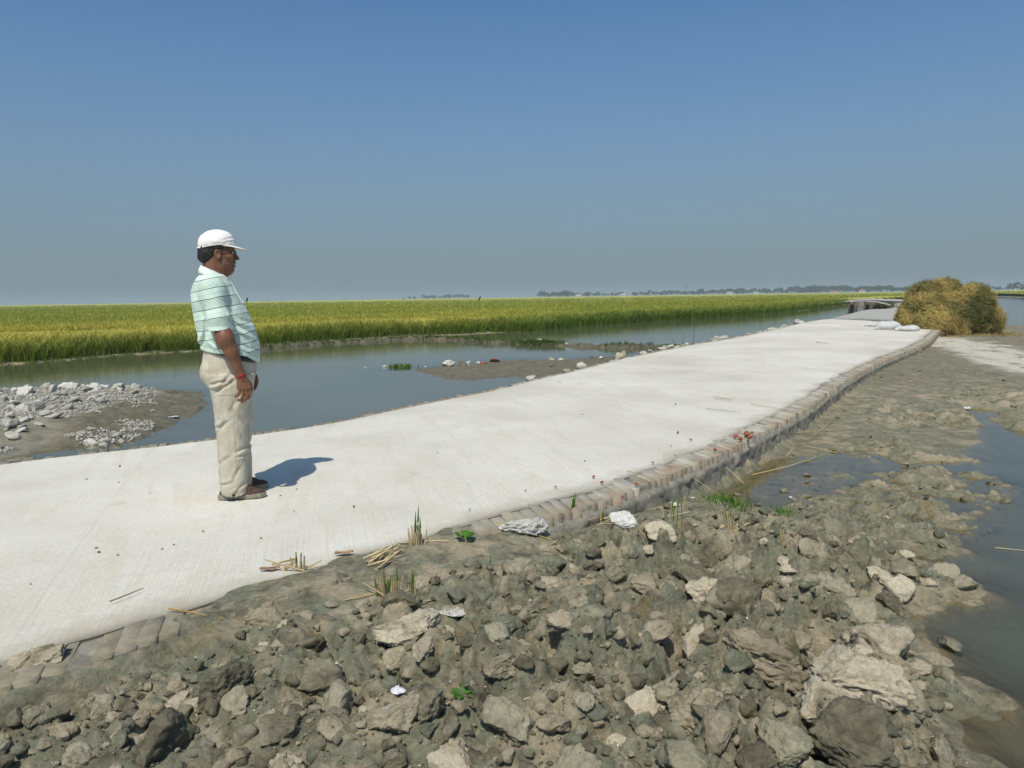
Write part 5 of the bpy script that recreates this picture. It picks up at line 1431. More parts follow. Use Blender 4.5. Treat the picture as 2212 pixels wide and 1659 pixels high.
stubble(893, 1296, 10, .085, .018, 3, .15, 'thin upright straw tuft just right of the thick clump', 1)
stubble(905, 1198, 20, .085, .045, 5, .22, 'straw tuft at the edge of the bricks with the tallest dark green blades', 2)
stubble(1238, 1112, 14, .07, .045, 5, .20, 'straw tuft with thin green blades where the bricks first show', 4)
stubble(1292, 1104, 14, .06, .05, 2, .11, 'low messy straw tuft against the brick edging', 6)
stubble(1578, 1130, 12, .10, .04, 7, .14, 'straw tuft among bright grass at the back corner of the bank', 4)
stubble(1690, 1168, 9, .07, .03, 2, .07, 'short pale straw tuft at the back of the bank near the wet flat', 0)
stubble(1460, 1140, 5, .09, .05, 5, .15, 'weedy tuft with leaning green stems behind the small white lump', 1)
def straw_bundle(px, py, n, L_, ang, label):
    x, y = gp(px, py, -.05); z = gz(x, y); ps = []
    for i in range(n):
        a = ang + random.gauss(0, .16); c0 = np.array([random.gauss(0, .02), random.gauss(0, .025), .014 + .008 * (i % 4)]); l2 = L_ * random.uniform(.6, 1)
        e = np.array([math.cos(a) * l2 / 2, math.sin(a) * l2 / 2, random.uniform(.0, .035)])
        ps.append(ribbon(c0 - e, c0 + e, .010, .007, .02, 3))
    o = tint_obj('straw_bundle', ps, [straw_col() * 1.1 for _ in ps], STRAW); o.location = (x, y, z); tag(o, label, 'straw')
straw_bundle(828, 1232, 16, .20, .75, 'loose bundle of pale straw lying on the bank behind the thick clump')
straw_bundle(612, 1252, 5, .12, .2, 'few flat pale straws at the edge of the concrete')
straw_bundle(1575, 1118, 8, .16, .5, 'tilted sheaf of pale straw among green grass')
# single straws and twigs, lying on the slab, the bank and the flat
def single(px0, py0, px1, py1, col, w_, label, nm='straw', zadd=.008):
    pts = []
    for px, py in ((px0, py0), (px1, py1)):
        z = .03
        for _ in range(3):
            x, y = gp(px, py, z); on = sd1((x, y), ROAD_C) < -.0
            z = slab_z(x, y) if on else gz(x, y)
        pts.append(np.array([x, y, z + zadd]))
    mid = (pts[0] + pts[1]) / 2
    p = ribbon(pts[0] - mid, pts[1] - mid, w_ * .58, w_ * .36, random.gauss(.02, .03), 5)
    V, F = p; o = mesh_obj(nm, [tuple(v) for v in V], F, STRAW, smooth=False); vcol(o, np.tile(np.array(col), (len(V), 1))); o.location = mid
    tag(o, label, 'straw' if nm == 'straw' else 'twig', 'loose straws and twigs')
ST = (.50, .38, .19); DKT = (.16, .11, .06)
for a in [(238, 1305, 310, 1276, (.30, .23, .13), .012, 'brown twig lying by itself on the concrete nearest the camera side', 'twig'),
          (364, 1318, 482, 1330, (.42, .27, .07), .012, 'yellow straw crossing from the slab onto the mud edge', 'straw'),
          (1070, 1131, 1190, 1134, (.55, .40, .12), .012, 'golden straw resting along the bricks by the white lump', 'straw'),
          (745, 1300, 835, 1272, ST, .014, 'thick pale straw leaning into the base of the thick stubble clump', 'straw'),
          (1515, 966, 1608, 973, (.62, .50, .25), .014, 'long pale straw on the slab towards the far brick edge', 'straw'), (1540, 858, 1580, 868, DKT, .016, 'dark forked twig on the slab beyond the pale straws', 'twig'), (1545, 863, 1590, 861, ST, .012, 'straw crossing under the dark forked twig', 'straw'),
          (1620, 874, 1690, 885, ST, .014, 'straw lying slantwise towards the brick edging on the slab', 'straw'), (1525, 884, 1600, 892, (.42, .33, .2), .012, 'thin straw below the forked twig', 'straw'), (1762, 741, 1788, 743, DKT, .03, 'short dark stick far along the slab', 'twig'),
          (1355, 1020, 1400, 1032, ST, .010, 'small straw on the slab near the brick fringe', 'straw'), (1450, 1002, 1580, 1008, ST, .011, 'straw lying along the dusty brick fringe', 'straw'),
          (1625, 1010, 1765, 988, (.60, .47, .22), .014, 'pale straw on the wet flat nearest the road wall', 'straw'), (1740, 965, 1808, 975, (.62, .50, .26), .014, 'bright straw in the middle of the wet flat', 'straw'), (1758, 955, 1800, 953, ST, .012, 'short straw on the wet flat behind the bright one', 'straw'), (1700, 925, 1712, 947, (.65, .52, .25), .016, 'upright straw against the road wall', 'straw'),
          (1715, 895, 1780, 880, ST, .014, 'straw leaning from the road wall onto the flat', 'straw'), (1760, 890, 1800, 885, ST, .012, 'second straw by the wall, shorter and flatter', 'straw'), (1890, 820, 1955, 833, ST, .018, 'straw on the dry mud far up the flat', 'straw'), (1880, 842, 1910, 841, ST, .016, 'short straw by the upper road wall', 'straw'),
          (2150, 1186, 2212, 1192, (.55, .46, .27), .010, 'pale stalk floating on the open water', 'straw'), (1775, 1465, 1800, 1535, (.45, .36, .15), .012, 'straw standing slantwise against the cream slab', 'straw'), (1132, 1545, 1205, 1502, (.50, .42, .26), .014, 'stiff pale stalk lying among the front clods', 'straw'), (1018, 1360, 1024, 1395, ST, .010, 'short upright straw between blue-grey clods', 'straw'),
          (20, 1495, 85, 1482, (.48, .37, .2), .014, 'straw lying on the clay at the corner by the bricks', 'straw'), (915, 1270, 955, 1232, (.42, .32, .18), .010, 'thin bent straw reaching up right of the thin tuft', 'straw'), (985, 1258, 1025, 1272, (.40, .35, .25), .012, 'greyish curved stalk on the smooth mud', 'straw'),
          (1500, 1040, 1515, 1012, ST, .014, 'straw poking up from the broken kerb', 'straw')]:
    single(*a, zadd=ZW * 0 + (.012 if a[-1] == 'twig' else .008))
# pebbles and brick chips on the slab
CHIP = [mesh_data('brick_chip', *lump(1950 + i, ICO2, (1, .8, .7), 5, .1, .05), BRICKRED) for i in range(4)]
DARK = simple('dark_pebble', (.10, .08, .065), .85, .2, .3); PEB = [mesh_data('pebble', *lump(1970 + i, ICO2, (1, .8, .7), 4, .1, .05), DARK) for i in range(4)]
TANP = simple('tan_pebble', (.34, .25, .16), .85, .2, .3); PEB2 = [mesh_data('pebble', *lump(1990 + i, ICO2, (1, .8, .7), 4, .1, .05), TANP) for i in range(4)]
def on_slab(px, py):
    z = .03
    for _ in range(4): x, y = gp(px, py, z); z = slab_z(x, y)
    return x, y, z
chips = [(1282, 1031, 8), (1300, 1043, 8), (1464, 935, 7), (1375, 1047, 9), (1545, 973, 9), (1590, 944, 12), (1612, 940, 16), (1618, 948, 12), (1600, 950, 10), (1625, 937, 9), (1200, 1052, 6), (1135, 1060, 5), (1492, 950, 6), (1410, 1000, 6), (1345, 1075, 8)]
for px, py, w_ in chips:
    x, y, z = on_slab(px, py); put('brick_chip', random.choice(CHIP), x, y, w_ * S / F_PX * math.hypot(x, y) * .55, z=z, sink=.15, label='red brick chip lying on the pale slab towards the brick edging', cat='brick chip', group='red brick chips on the slab')
for i in range(28):
    for _ in range(50):
        px, py = rn.uniform(60, 1750), rn.uniform(760, 1330); x, y, z = on_slab(px, py)
        if sd1((x, y), ROAD_C) < -.35: break
    dark = i % 2 == 0
    put('pebble', random.choice(PEB if dark else PEB2), x, y, rn.uniform(.003, .0075) * (1 + .05 * y), z=z, sink=.15, label='dark pebble lying loose on the pale slab' if dark else 'tan pebble lying loose on the pale slab', cat='pebble', group='dark pebbles on the slab' if dark else 'tan pebbles on the slab')
# dry leaves
for px, py, lab in ((583, 1230, 'curled dry brown leaf on the slab near the straw tuft'), (1005 - 262, 1196, 'dry orange-brown leaf fragment on the slab near the mud edge')):
    x, y, z = on_slab(px, py); V, F = [], []
    for i in range(9):
        t = i / 8; w_ = .018 * math.sin(math.pi * min(.97, t + .03)) + .002
        V += [(t * .09 - .045, -w_, .008 + .006 * math.sin(t * 7)), (t * .09 - .045, 0, .003), (t * .09 - .045, w_, .010 + .005 * math.cos(t * 6))]
    for i in range(8): F += [(i * 3, i * 3 + 1, i * 3 + 4, i * 3 + 3), (i * 3 + 1, i * 3 + 2, i * 3 + 5, i * 3 + 4)]
    o = mesh_obj('dry_leaf', V, F, STRAW); vcol(o, np.tile(np.array([.36, .22, .12]), (len(V), 1))); o.location = (x, y, z); o.rotation_euler = (0, 0, .3); tag(o, lab, 'leaf')
# leafy plants
def leafy(px, py, n, L_, w_, label, col, up=.7):
    x, y = gp(px, py, -.06); z = gz(x, y); r = empty('leafy_plant', (x, y, z)); tag(r, label, 'plant')
    for k in range(n):
        a = 6.28 * k / n + random.uniform(-.4, .4); V, F = [], []; l2 = L_ * random.uniform(.7, 1.1); m = 8; s_ = np.array([-math.sin(a), math.cos(a), 0])
        for i in range(m + 1):
            t = i / m; c_ = np.array([math.cos(a) * l2 * t * (1 - .3 * up), math.sin(a) * l2 * t * (1 - .3 * up), l2 * up * t * (1.25 - .6 * t)]); ww = w_ * (math.sin(math.pi * max(0, t - .25) / .76) if t > .25 else .10) + .002
            V += [c_ - s_ * ww + (0, 0, ww * .35), c_, c_ + s_ * ww + (0, 0, ww * .35)]
        for i in range(m): F += [(i * 3, i * 3 + 1, i * 3 + 4, i * 3 + 3), (i * 3 + 1, i * 3 + 2, i * 3 + 5, i * 3 + 4)]
        o = mesh_obj('leaf', V, F, GREEN, r); vcol(o, np.tile(np.array(col) * random.uniform(.75, 1.25), (len(V), 1)))
leafy(1006, 1188, 6, .085, .022, 'small plant with broad glossy green leaves by the brick edging', (.075, .19, .02), .75)
leafy(1000, 1500, 8, .060, .010, 'small bright green seedling among the front clods', (.085, .21, .035), .5)
def weed_clump(px, py, n, wx_, hh, label, col):
    x, y = gp(px, py, ZW); ps = []
    for _ in range(n):
        bx, by = random.gauss(0, wx_), random.gauss(0, wx_ * .6); h2 = hh * random.uniform(.4, 1.1); a = random.uniform(0, 6.28); l_ = h2 * random.uniform(.2, .9)
        ps.append(ribbon((bx, by, -.02), (bx + l_ * math.cos(a), by + l_ * math.sin(a), h2), .030, .012, random.gauss(.08, .05), 4))
    o = tint_obj('water_weed', ps, [np.array(col) * random.uniform(.6, 1.4) for _ in ps], GREEN); o.location = (x, y, ZW); tag(o, label, 'plant')
weed_clump(868, 793, 90, .13, .075, 'clump of green water weed growing in the pond', (.10, .18, .035))
weed_clump(1446, 756, 220, .13, .16, 'green weed growing at the far edge of the road beside the bund', (.08, .15, .03))
for px, py, hh, lab in ((1058, 1248, .085, 'single green blade sprouting from smooth mud'), (1216, 1222, .05, 'short green blade between brown clods'), (1014, 1126 + 10, .05, 'small green blade near the golden straw')):
    x, y = gp(px, py, -.08); z = gz(x, y) - .01; o = tint_obj('grass_blade', [ribbon((0, 0, 0), (.006, 0, hh), .010, .003, .04, 5), ribbon((.004, 0, 0), (-.008, .003, hh * .55), .006, .002, .03, 4)], [(.09, .24, .03), (.14, .25, .05)], GREEN)
    o.location = (x, y, z); tag(o, lab, 'grass blade')
pg = np.array([gp(a, b_, ZW) for a, b_ in zip(rn.normal(1575, 26, 70), rn.normal(1105, 16, 70))] + [gp(a, b_, ZW) for a, b_ in zip(rn.normal(1700, 20, 16), rn.normal(1120, 12, 16))])
weeds('grass', 'thin bright green grass at the back corner of the clay bank', pg, .085, 5, .007, (.11, .22, .03))
# reed stalks out in the shallow behind the road
x, y = gp(1497, 743, ZW); o = tint_obj('reed', [ribbon((0, 0, 0), (.03, 0, .72), .02, .008, .02, 5), ribbon((-.3, .1, 0), (-.25, .1, .35), .02, .006, .02, 4), ribbon((-.55, .1, 0), (-.6, .1, .2), .02, .006, .02, 4)], [(.06, .12, .03)] * 3, GREEN); o.location = (x, y, ZW); tag(o, 'thin green reed standing in the water behind the far road edge', 'reed')
# litter: plastic scraps, shells
PLAS = simple('white_plastic', (.62, .63, .64), .35, .5, .04)
def scrap(px, py, w_, label, zz_=-.08, tall=.35, nm='plastic_scrap', cat='plastic'):
    x, y = gp(px, py, zz_); z = gz(x, y); d = math.hypot(x, y); s_ = w_ * .66 * S / F_PX * d; n_ = 16; u = np.linspace(-1, 1, n_); A, B = np.meshgrid(u, u, indexing='ij')
    sd_seed = px * .1; h_ = .5 * tall * (fbm2(A * 2 + sd_seed, B * 2, 3, 401) + 1) + .25 * tall * np.abs(vnoise2(A * 5 + sd_seed, B * 5, 403))
    e = 1 + .35 * vnoise2(A * 2.5 + sd_seed, B * 2.5, 405)
    V = np.stack([A * s_ * .5 * e, B * s_ * .35 * e, h_ * s_ * .5 + .004], -1).reshape(-1, 3); idx = np.arange(n_ * n_).reshape(n_, n_)
    o = mesh_obj(nm, V, np.stack([idx[:-1, :-1], idx[1:, :-1], idx[1:, 1:], idx[:-1, 1:]], -1).reshape(-1, 4), PLAS, loc=(x, y, z)); o.rotation_euler = (0, 0, .3 + px % 3)
    m_ = o.modifiers.new('thick', 'SOLIDIFY'); m_.thickness = .0015; tag(o, label, cat)
scrap(860, 1503, 52, 'crumpled white plastic shreds lying left of the dark capped block', tall=.5)
scrap(1452, 1090, 40, 'crumpled white plastic at the corner where bank meets bricks', -.15, .5)
scrap(2088, 884, 26, 'white plastic scrap at the edge of the inlet water', ZW, .4)
scrap(1432 + 65, 1080, 14, 'small white scrap beside the wet flat near the kerb', -.2, .4)
scrap(372, 905, 30, 'white plastic scrap floating beside the rubble spit', ZW, .15)
scrap(1708, 1078, 14, 'small white scrap on the wet flat', ZW, .4)
def shell(px, py, w_, rz, label):
    x, y = gp(px, py, -.06); z = gz(x, y) + .02; P, F = ICO3; P = P.copy(); P = P * np.array([1, .42, .30]) * (1 + .12 * P[:, :1]); P[:, 2] = np.where(P[:, 2] < 0, P[:, 2] * .2, P[:, 2])
    o = put('mussel_shell', mesh_data('mussel_shell', P, F, SHELL), x, y, w_ * S / F_PX * math.hypot(x, y) * .5, z=z, sink=.4, rot=(.5, -.2, rz), label=label, cat='shell')
shell(1620, 1358, 26, 1.8, 'white mussel shell standing upright on the clay bank'); shell(1530, 1213, 22, .4, 'white mussel shell lying flat at the back of the bank')
shell(722, 1437, 16, .8, 'white shell half by a dark crack in the front clods'); shell(1428, 1098, 14, 1.2, 'small white shell near the crumpled plastic')
# ================================================================== heap of cut rice straw
def hs(px, py, y=21.5): return at_depth(px, py, y)
q = M('heaped_straw'); t = q.attr('tint').outputs['Color']; c = q.n('ShaderNodeNewGeometry').outputs['Position']
q.set('Base Color', q.mix(.6, t, q.ramp(q.noise(c, 14, 5, .7), [(.25, (.2, .2, .2)), (.75, (.8, .8, .8))]), 'OVERLAY')); q.set('Roughness', .85); q.set('Specular IOR Level', .15)
q.set('Normal', q.bump(q.noise(c, 22, 6, .7), 1, .06)); HEAP = q.m
HC = at_depth(2044, 708, 21.6); hz0 = .16
k_ = 21.6 / F_PX * S             # metres per survey px at the heap
def hx(px): return (px - 2055) * k_
def hzz(py): return (712 - py) * k_
v_ = Vol((-1.75, -1.5, -.15), (1.75, 1.6, 1.75), .028)
def E(px0, px1, py0, py1, y0, y1, k=.25): v_.ell((hx((px0 + px1) / 2), (y0 + y1) / 2, hzz((py0 + py1) / 2)), ((px1 - px0) / 2 * k_, (y1 - y0) / 2, (py1 - py0) / 2 * k_), k)
E(1955, 2125, 612, 780, -.75, 1.1, 0); E(1992, 2085, 600, 700, -.5, .8); E(2050, 2156, 621, 780, -.85, .9); E(2090, 2157, 622, 700, -.5, .6); E(1938, 2060, 655, 760, -.9, .6); E(2060, 2168, 668, 770, -1.0, .6); E(2020, 2130, 640, 760, -1.0, .2)
E(2030, 2078, 594, 640, -.3, .4, .12); E(2085, 2160, 612, 700, -.6, .7, .12); E(1962, 2040, 606, 700, -.6, .7, .12); E(2100, 2172, 640, 790, -.8, .7, .15)
for px, py, r in ((1990, 618, .13), (2088, 620, .13), (2125, 626, .14), (2012, 608, .12), (1965, 650, .14), (1945, 690, .15), (2150, 650, .12)): v_.ell((hx(px), -.25, hzz(py)), (r, r, r * .8), .1)
v_.wrinkle(lambda P: .15 * fbm3(P * 2.9, 4, 501, .6) + .08 * fbm3(P * np.array([7, 7, 12]), 3, 503), .35)
V, Q = v_.mesh()
k = V[:, 2] > -.06
def heap_col(P, rn_):
    """golden straw, with a fall of still-green sheaves down the front"""
    x, z = P[:, 0], P[:, 2]; n_ = fbm3(P * 3.0, 3, 511); n2_ = fbm3(P * 7.0, 3, 513)
    g = sstep(-.12, .12, x + .05 + .42 * n_ + .15 * n2_ - 1.0 * np.maximum(.45 - x, 0) * np.maximum(z - .45, 0) * 3) * sstep(1.15, .92, z + .15 * n_) * sstep(1.25, 1.0, x + .2 * n_)
    gold = np.array([.54, .42, .14]); oliv = np.array([.24, .225, .07]); brn = np.array([.17, .10, .045]); grn = np.array([.060, .068, .022])
    c_ = gold * (1 - sstep(-.12, .28, n_)[:, None]) + oliv * sstep(-.12, .28, n_)[:, None]
    b_ = sstep(.18, .36, n2_)[:, None] * .8; c_ = c_ * (1 - b_) + brn * b_
    gg = np.clip(g[:, None] * (.80 + .5 * n2_[:, None]), 0, .92); c2 = grn * (1 - .5 * sstep(.1, .4, n2_)[:, None]) + oliv * .5 * sstep(.1, .4, n2_)[:, None]
    return (c_ * (1 - gg) + c2 * gg) * rn_.uniform(.6, 1.35, (len(P), 1))
heap = empty('straw_heap', (HC[0], HC[1], hz0)); heap.scale = (.87, .87, .87)
tag(heap, 'tall heap of golden and green cut rice straw beside the end of the new slab', 'straw heap')
rn = np.random.default_rng(3)
o = mesh_obj('core', V, Q, HEAP, heap); vcol(o, heap_col(V, rn) * .8)
# surface normals from the mesh, then strands laid over it
nr = np.zeros((len(V), 3), np.float32); o.data.vertices.foreach_get('normal', nr.ravel()); no_ = np.array([v.normal[:] for v in o.data.vertices])
sel = np.flatnonzero(V[:, 2] > -.02); n_s = 26000; pick = rn.choice(sel, n_s)
Pp = V[pick] + rn.normal(0, .012, (n_s, 3)); Nn = no_[pick]
cl_ = np.stack([fbm3(Pp * 2.2 + 5 * j, 2, 520 + j) for j in range(3)], 1) * 2.2 + rn.normal(0, .55, (n_s, 3)) + np.array([.5, 0, -.35])
tg = cl_ - (cl_ * Nn).sum(1)[:, None] * Nn; tg /= np.linalg.norm(tg, axis=1)[:, None] + 1e-6
L_ = rn.uniform(.16, .52, n_s)[:, None]; sd2 = np.cross(tg, Nn); w_ = rn.uniform(.004, .009, n_s)[:, None]
lift = rn.uniform(.0, .055, n_s)[:, None]; out = rn.random(n_s)[:, None] < .16; lift = np.where(out, lift + .13, lift)
rows = []
for t_, wf in ((-.5, .6), (0, 1), (.5, .35)):
    ctr = Pp + tg * L_ * t_ + Nn * (.012 + lift * (1.6 * t_ * t_ + .25)); rows += [ctr - sd2 * w_ * wf, ctr + sd2 * w_ * wf]
A = np.stack(rows, 1); idx = np.arange(n_s * 6).reshape(n_s, 6)
Qs = np.concatenate([idx[:, [0, 1, 3, 2]], idx[:, [2, 3, 5, 4]]])
cs = heap_col(Pp, rn); o = mesh_obj('straw', A.reshape(-1, 3), Qs, LEAF, heap, smooth=False); vcol(o, np.repeat(cs, 6, 0)); o['kind'] = 'stuff'

# straw spilled round the foot
ps, cs_ = [], []
for i in range(420):
    a = rn.uniform(3.3, 6.4); rr = rn.uniform(1.25, 1.9); bx, by = 1.0 * rr * math.cos(a), .75 * rr * math.sin(a)
    zz_ = max(float(height(np.array([HC[0] + bx]), np.array([HC[1] + by]))[0]), float(zroad(HC[1] + by)) + .03 if sd1((HC[0] + bx, HC[1] + by), ROAD_C) < 0 else -9); th = rn.uniform(0, 6.28); l2 = rn.uniform(.08, .22)
    ps.append(ribbon((bx, by, zz_ + .01 - hz0), (bx + l2 * math.cos(th), by + l2 * math.sin(th), zz_ + rn.uniform(.01, .07) - hz0), .014, .008, .05, 3)); cs_.append(np.array([.5, .39, .15]) * rn.uniform(.5, 1.1))
o = tint_obj('spilled_straw', ps, cs_, LEAF); o.location = (HC[0], HC[1], hz0); tag(o, 'loose straw spilled on the ground around the straw heap', 'straw', kind='stuff')

# ---- white sacks and sheet at its foot
SACK = simple('woven_sack', (.50, .50, .475), .75, .25, .10, 12, .3, 60, .01)
def sack(px, py, w_, h_, y, label, seed):
    x, yy, z = at_depth(px, py, y); v = Vol((-.7, -.45, -.06), (.7, .45, .5), .02); W_ = w_ * k_ / 2
    v.ell((0, 0, h_ * .35), (W_, .26, h_ * .65), 0); v.ell((W_ * .45, .05, h_ * .3), (W_ * .5, .22, h_ * .55), .1); v.cone((-W_ * .7, 0, .05), (-W_ * 1.15, -.05, .03), .06, .035, .08)
    v.wrinkle(lambda P: .035 * fbm3(P * 5 + seed, 4, 530 + seed), .1); V, Q = v.mesh(); o = mesh_obj('sack', V, Q, SACK); o.location = (x, yy, float(zroad(yy)) + .03 if seed < 9 else z); tag(o, label, 'sack'); return o
sack(1918, 697, 50, .24, 20.6, 'white woven sack lying at the foot of the straw heap on the slab', 1)
sack(1960, 702, 44, .13, 20.2, 'low grey-white sack half under the straw heap', 2)
sack(1887, 692, 32, .10, 22.0, 'flat white plastic sheet-like sack at the end of the new slab', 3)
scrap(2176, 782 - 24, 36, 'pale flat scrap lying on the dry mud beyond the lime track', ZW + .1, .08)

# ================================================================== footbridge across the ditch
WOODM = simple('weathered_timber', (.10, .085, .072), .85, .2, .35, 3, .5, 30, .02); DECKM = simple('grey_deck', (.43, .415, .38), .9, .15, .2, 3, .4, 20, .02)
D0 = 40.0
def bp(px, py, y=D0): return np.array(at_depth(px, py, y))
br = empty('footbridge', (bp(1870, 665)[0], D0, ZW)); tag(br, 'low grey footbridge on dark leaning posts crossing the ditch beside the road', 'footbridge'); bo = np.array(br.location)
line = [bp(1829, 650.5, 41), bp(1850, 648.5, 41), bp(1880, 650, 41), bp(1900, 653.5, 41), bp(1916, 657.5, 41)]
c_ = densify([(p[0], p[1], p[2]) for p in line], 4)
tg = np.gradient(c_[:, :2], axis=0); tg /= np.linalg.norm(tg, axis=1)[:, None]; nn_ = np.stack([-tg[:, 1], tg[:, 0]], 1)
V, F = [], []
for p, m_ in zip(c_, nn_):
    for sgn in (-1, 1):
        for dz in (0, -.06): V.append((p[0] + m_[0] * .38 * sgn - bo[0], p[1] + m_[1] * .38 * sgn - bo[1], p[2] + dz - bo[2]))
for i in range(len(c_) - 1):
    a_, b_ = i * 4, i * 4 + 4
    for q4 in ((a_, a_ + 2, b_ + 2, b_), (a_ + 1, b_ + 1, b_ + 3, a_ + 3), (a_, b_, b_ + 1, a_ + 1), (a_ + 2, a_ + 3, b_ + 3, b_ + 2)): F.append(q4)
F += [(0, 1, 3, 2), (len(V) - 4, len(V) - 2, len(V) - 1, len(V) - 3)]
mesh_obj('deck', V, F, DECKM, br, smooth=False)
for px, lean in ((1835, -6), (1845, -7), (1868, -6), (1877, -6)):
    for dy in (-.28, .28):
        tp = bp(px + 5, 652, 41 + dy); bt = bp(px + lean + 3, 680, 41 + dy); bt[2] = ZW - .4
        mesh_obj('post', *tube([tp - bo, (tp + bt) / 2 - bo, bt - bo], [.13, .14, .15], 8), WOODM, br)
for px in (1840, 1873):
    a_ = bp(px + 1, 653.2, 41); mesh_obj('cross_beam', *tube([a_ - bo + np.array([-.3, -.7, -.10]), a_ - bo + np.array([.3, .7, -.10])], .10, 6), WOODM, br)
# earth ramp and grass by its landing
pw = np.array([(bp(a, 664, b_)[0], b_) for a, b_ in zip(rn.normal(1908, 12, 160), rn.uniform(41, 46, 160))]); weeds('grass', 'rough grass on the landing of the footbridge', pw, .5, 8, .035, (.12, .14, .045))

# ================================================================== far trees, houses, bird
TRUNK = simple('tree_bark', (.07, .055, .045), .9, .1, .2, 2); CROWN = leaf_material('far_foliage', .2)
def tree_proto(seed, hgt, wid_):
    rn_ = np.random.default_rng(seed); tv = tube([(0, 0, 0), (.1, .05, hgt * .3), (.05, 0, hgt * .62)], [hgt * .035, hgt * .025, hgt * .012], 7)
    for k in range(4):
        a = 1.57 * k + rn_.uniform(-.5, .5); tv = join_vf([tv, tube([(.08, 0, hgt * .33), (wid_ * .2 * math.cos(a), wid_ * .2 * math.sin(a), hgt * .55)], [hgt * .015, hgt * .006], 5)])
    n_ = 1100; cl = rn_.integers(0, 9, n_); cc = np.stack([rn_.uniform(-.36, .36, 9) * wid_, rn_.uniform(-.36, .36, 9) * wid_, rn_.uniform(.42, .86, 9) * hgt], 1); rr = rn_.uniform(.14, .26, 9) * wid_
    d = rn_.normal(0, 1, (n_, 3)); d /= np.linalg.norm(d, axis=1)[:, None]; P = cc[cl] + d * (rr[cl] * rn_.random(n_) ** .4)[:, None] * np.array([1, 1, .75])
    a_ = rn_.normal(0, 1, (n_, 3)); a_ /= np.linalg.norm(a_, axis=1)[:, None]; b_ = np.cross(a_, rn_.normal(0, 1, (n_, 3))); b_ /= np.linalg.norm(b_, axis=1)[:, None]; s_ = rn_.uniform(.22, .5, n_)[:, None]
    V = np.stack([P - a_ * s_, P - b_ * s_ * .6, P + a_ * s_, P + b_ * s_ * .6], 1).reshape(-1, 3); Q = np.arange(n_ * 4).reshape(n_, 4)
    r = empty('tree'); t_ = mesh_obj('trunk', *tv, TRUNK, r); o = mesh_obj('crown', V, Q, CROWN, r, smooth=False)
    vcol(o, np.repeat(np.array([.055, .075, .030]) * rn_.uniform(.6, 1.4, (n_, 1)), 4, 0)); return r
PROT = [tree_proto(601, 8, 8), tree_proto(602, 6.5, 8.5), tree_proto(603, 9.5, 7), tree_proto(604, 5.5, 9)]
used_p = set()
def plant(i, loc, sc_, rz, label, group):
    p_ = PROT[i]
    if i not in used_p: r = p_; used_p.add(i); kids = []
    else: r = p_.copy(); C.objects.link(r); kids = list(p_.children)
    r.location = loc; r.scale = (sc_, sc_, sc_); r.rotation_euler = (0, 0, rz)
    for ch in kids: c2 = ch.copy(); C.objects.link(c2); c2.parent = r
    tag(r, label, 'tree', group)
rn = np.random.default_rng(77)
def hor(px): return 659.5 - .0151 * px
bands = [(560, 620, 2.6, 10, 1700), (870, 910, 6, 6, 1500), (910, 1012, 10, 20, 1450), (1165, 1245, 14, 26, 1150), (1245, 1345, 10, 22, 1200), (1368, 1440, 13, 18, 1150), (1440, 1560, 13, 26, 1150), (1560, 1700, 14, 34, 1100), (1700, 1840, 17, 38, 1050), (1840, 1975, 17, 30, 950), (2145, 2180, 10, 6, 1000), (2175, 2240, 20, 12, 800), (0, 540, 1.5, 24, 2200)]
for (a, b_, hpx, n_, dist) in bands:
    for i in range(n_):
        px = a + (b_ - a) * (i + rn.uniform(.1, .9)) / n_; y = dist * rn.uniform(.94, 1.1); x = ray(px, hor(px)).x / ray(px, hor(px)).y * y
        m_ = y / F_PX * S; h_ = hpx * m_ * rn.uniform(.6, 1.12) * .95 * (.7 if rn.random() < .25 else 1); k = int(rn.integers(0, 4)); bh = (8, 6.5, 9.5, 5.5)[k]
        plant(k, (x, y, ZW + .1), h_ / bh * 1.0, rn.uniform(0, 6.28), 'hazy tree in the low tree line on the horizon beyond the rice', 'trees on the horizon')
# tall palm
px = 1483; y = 1100; x = ray(px, hor(px)).x / ray(px, hor(px)).y * y
pal = empty('palm_tree', (x, y, ZW)); tag(pal, 'single tall palm rising above the tree line on the horizon', 'tree')
hh = 13.5; mesh_obj('trunk', *tube([(0, 0, 0), (.2, 0, hh * .5), (0, 0, hh)], [.35, .25, .2], 8), TRUNK, pal)
ps = []
for k in range(16):
    a = 6.28 * k / 16 + random.uniform(-.2, .2); up = random.uniform(-.6, 1.6)
    ps.append(ribbon((0, 0, hh), (2.2 * math.cos(a), 2.2 * math.sin(a), hh + up), .8, .25, .12, 5))
tint_obj('crown', ps, [(.05, .075, .03)] * 16, CROWN, pal)
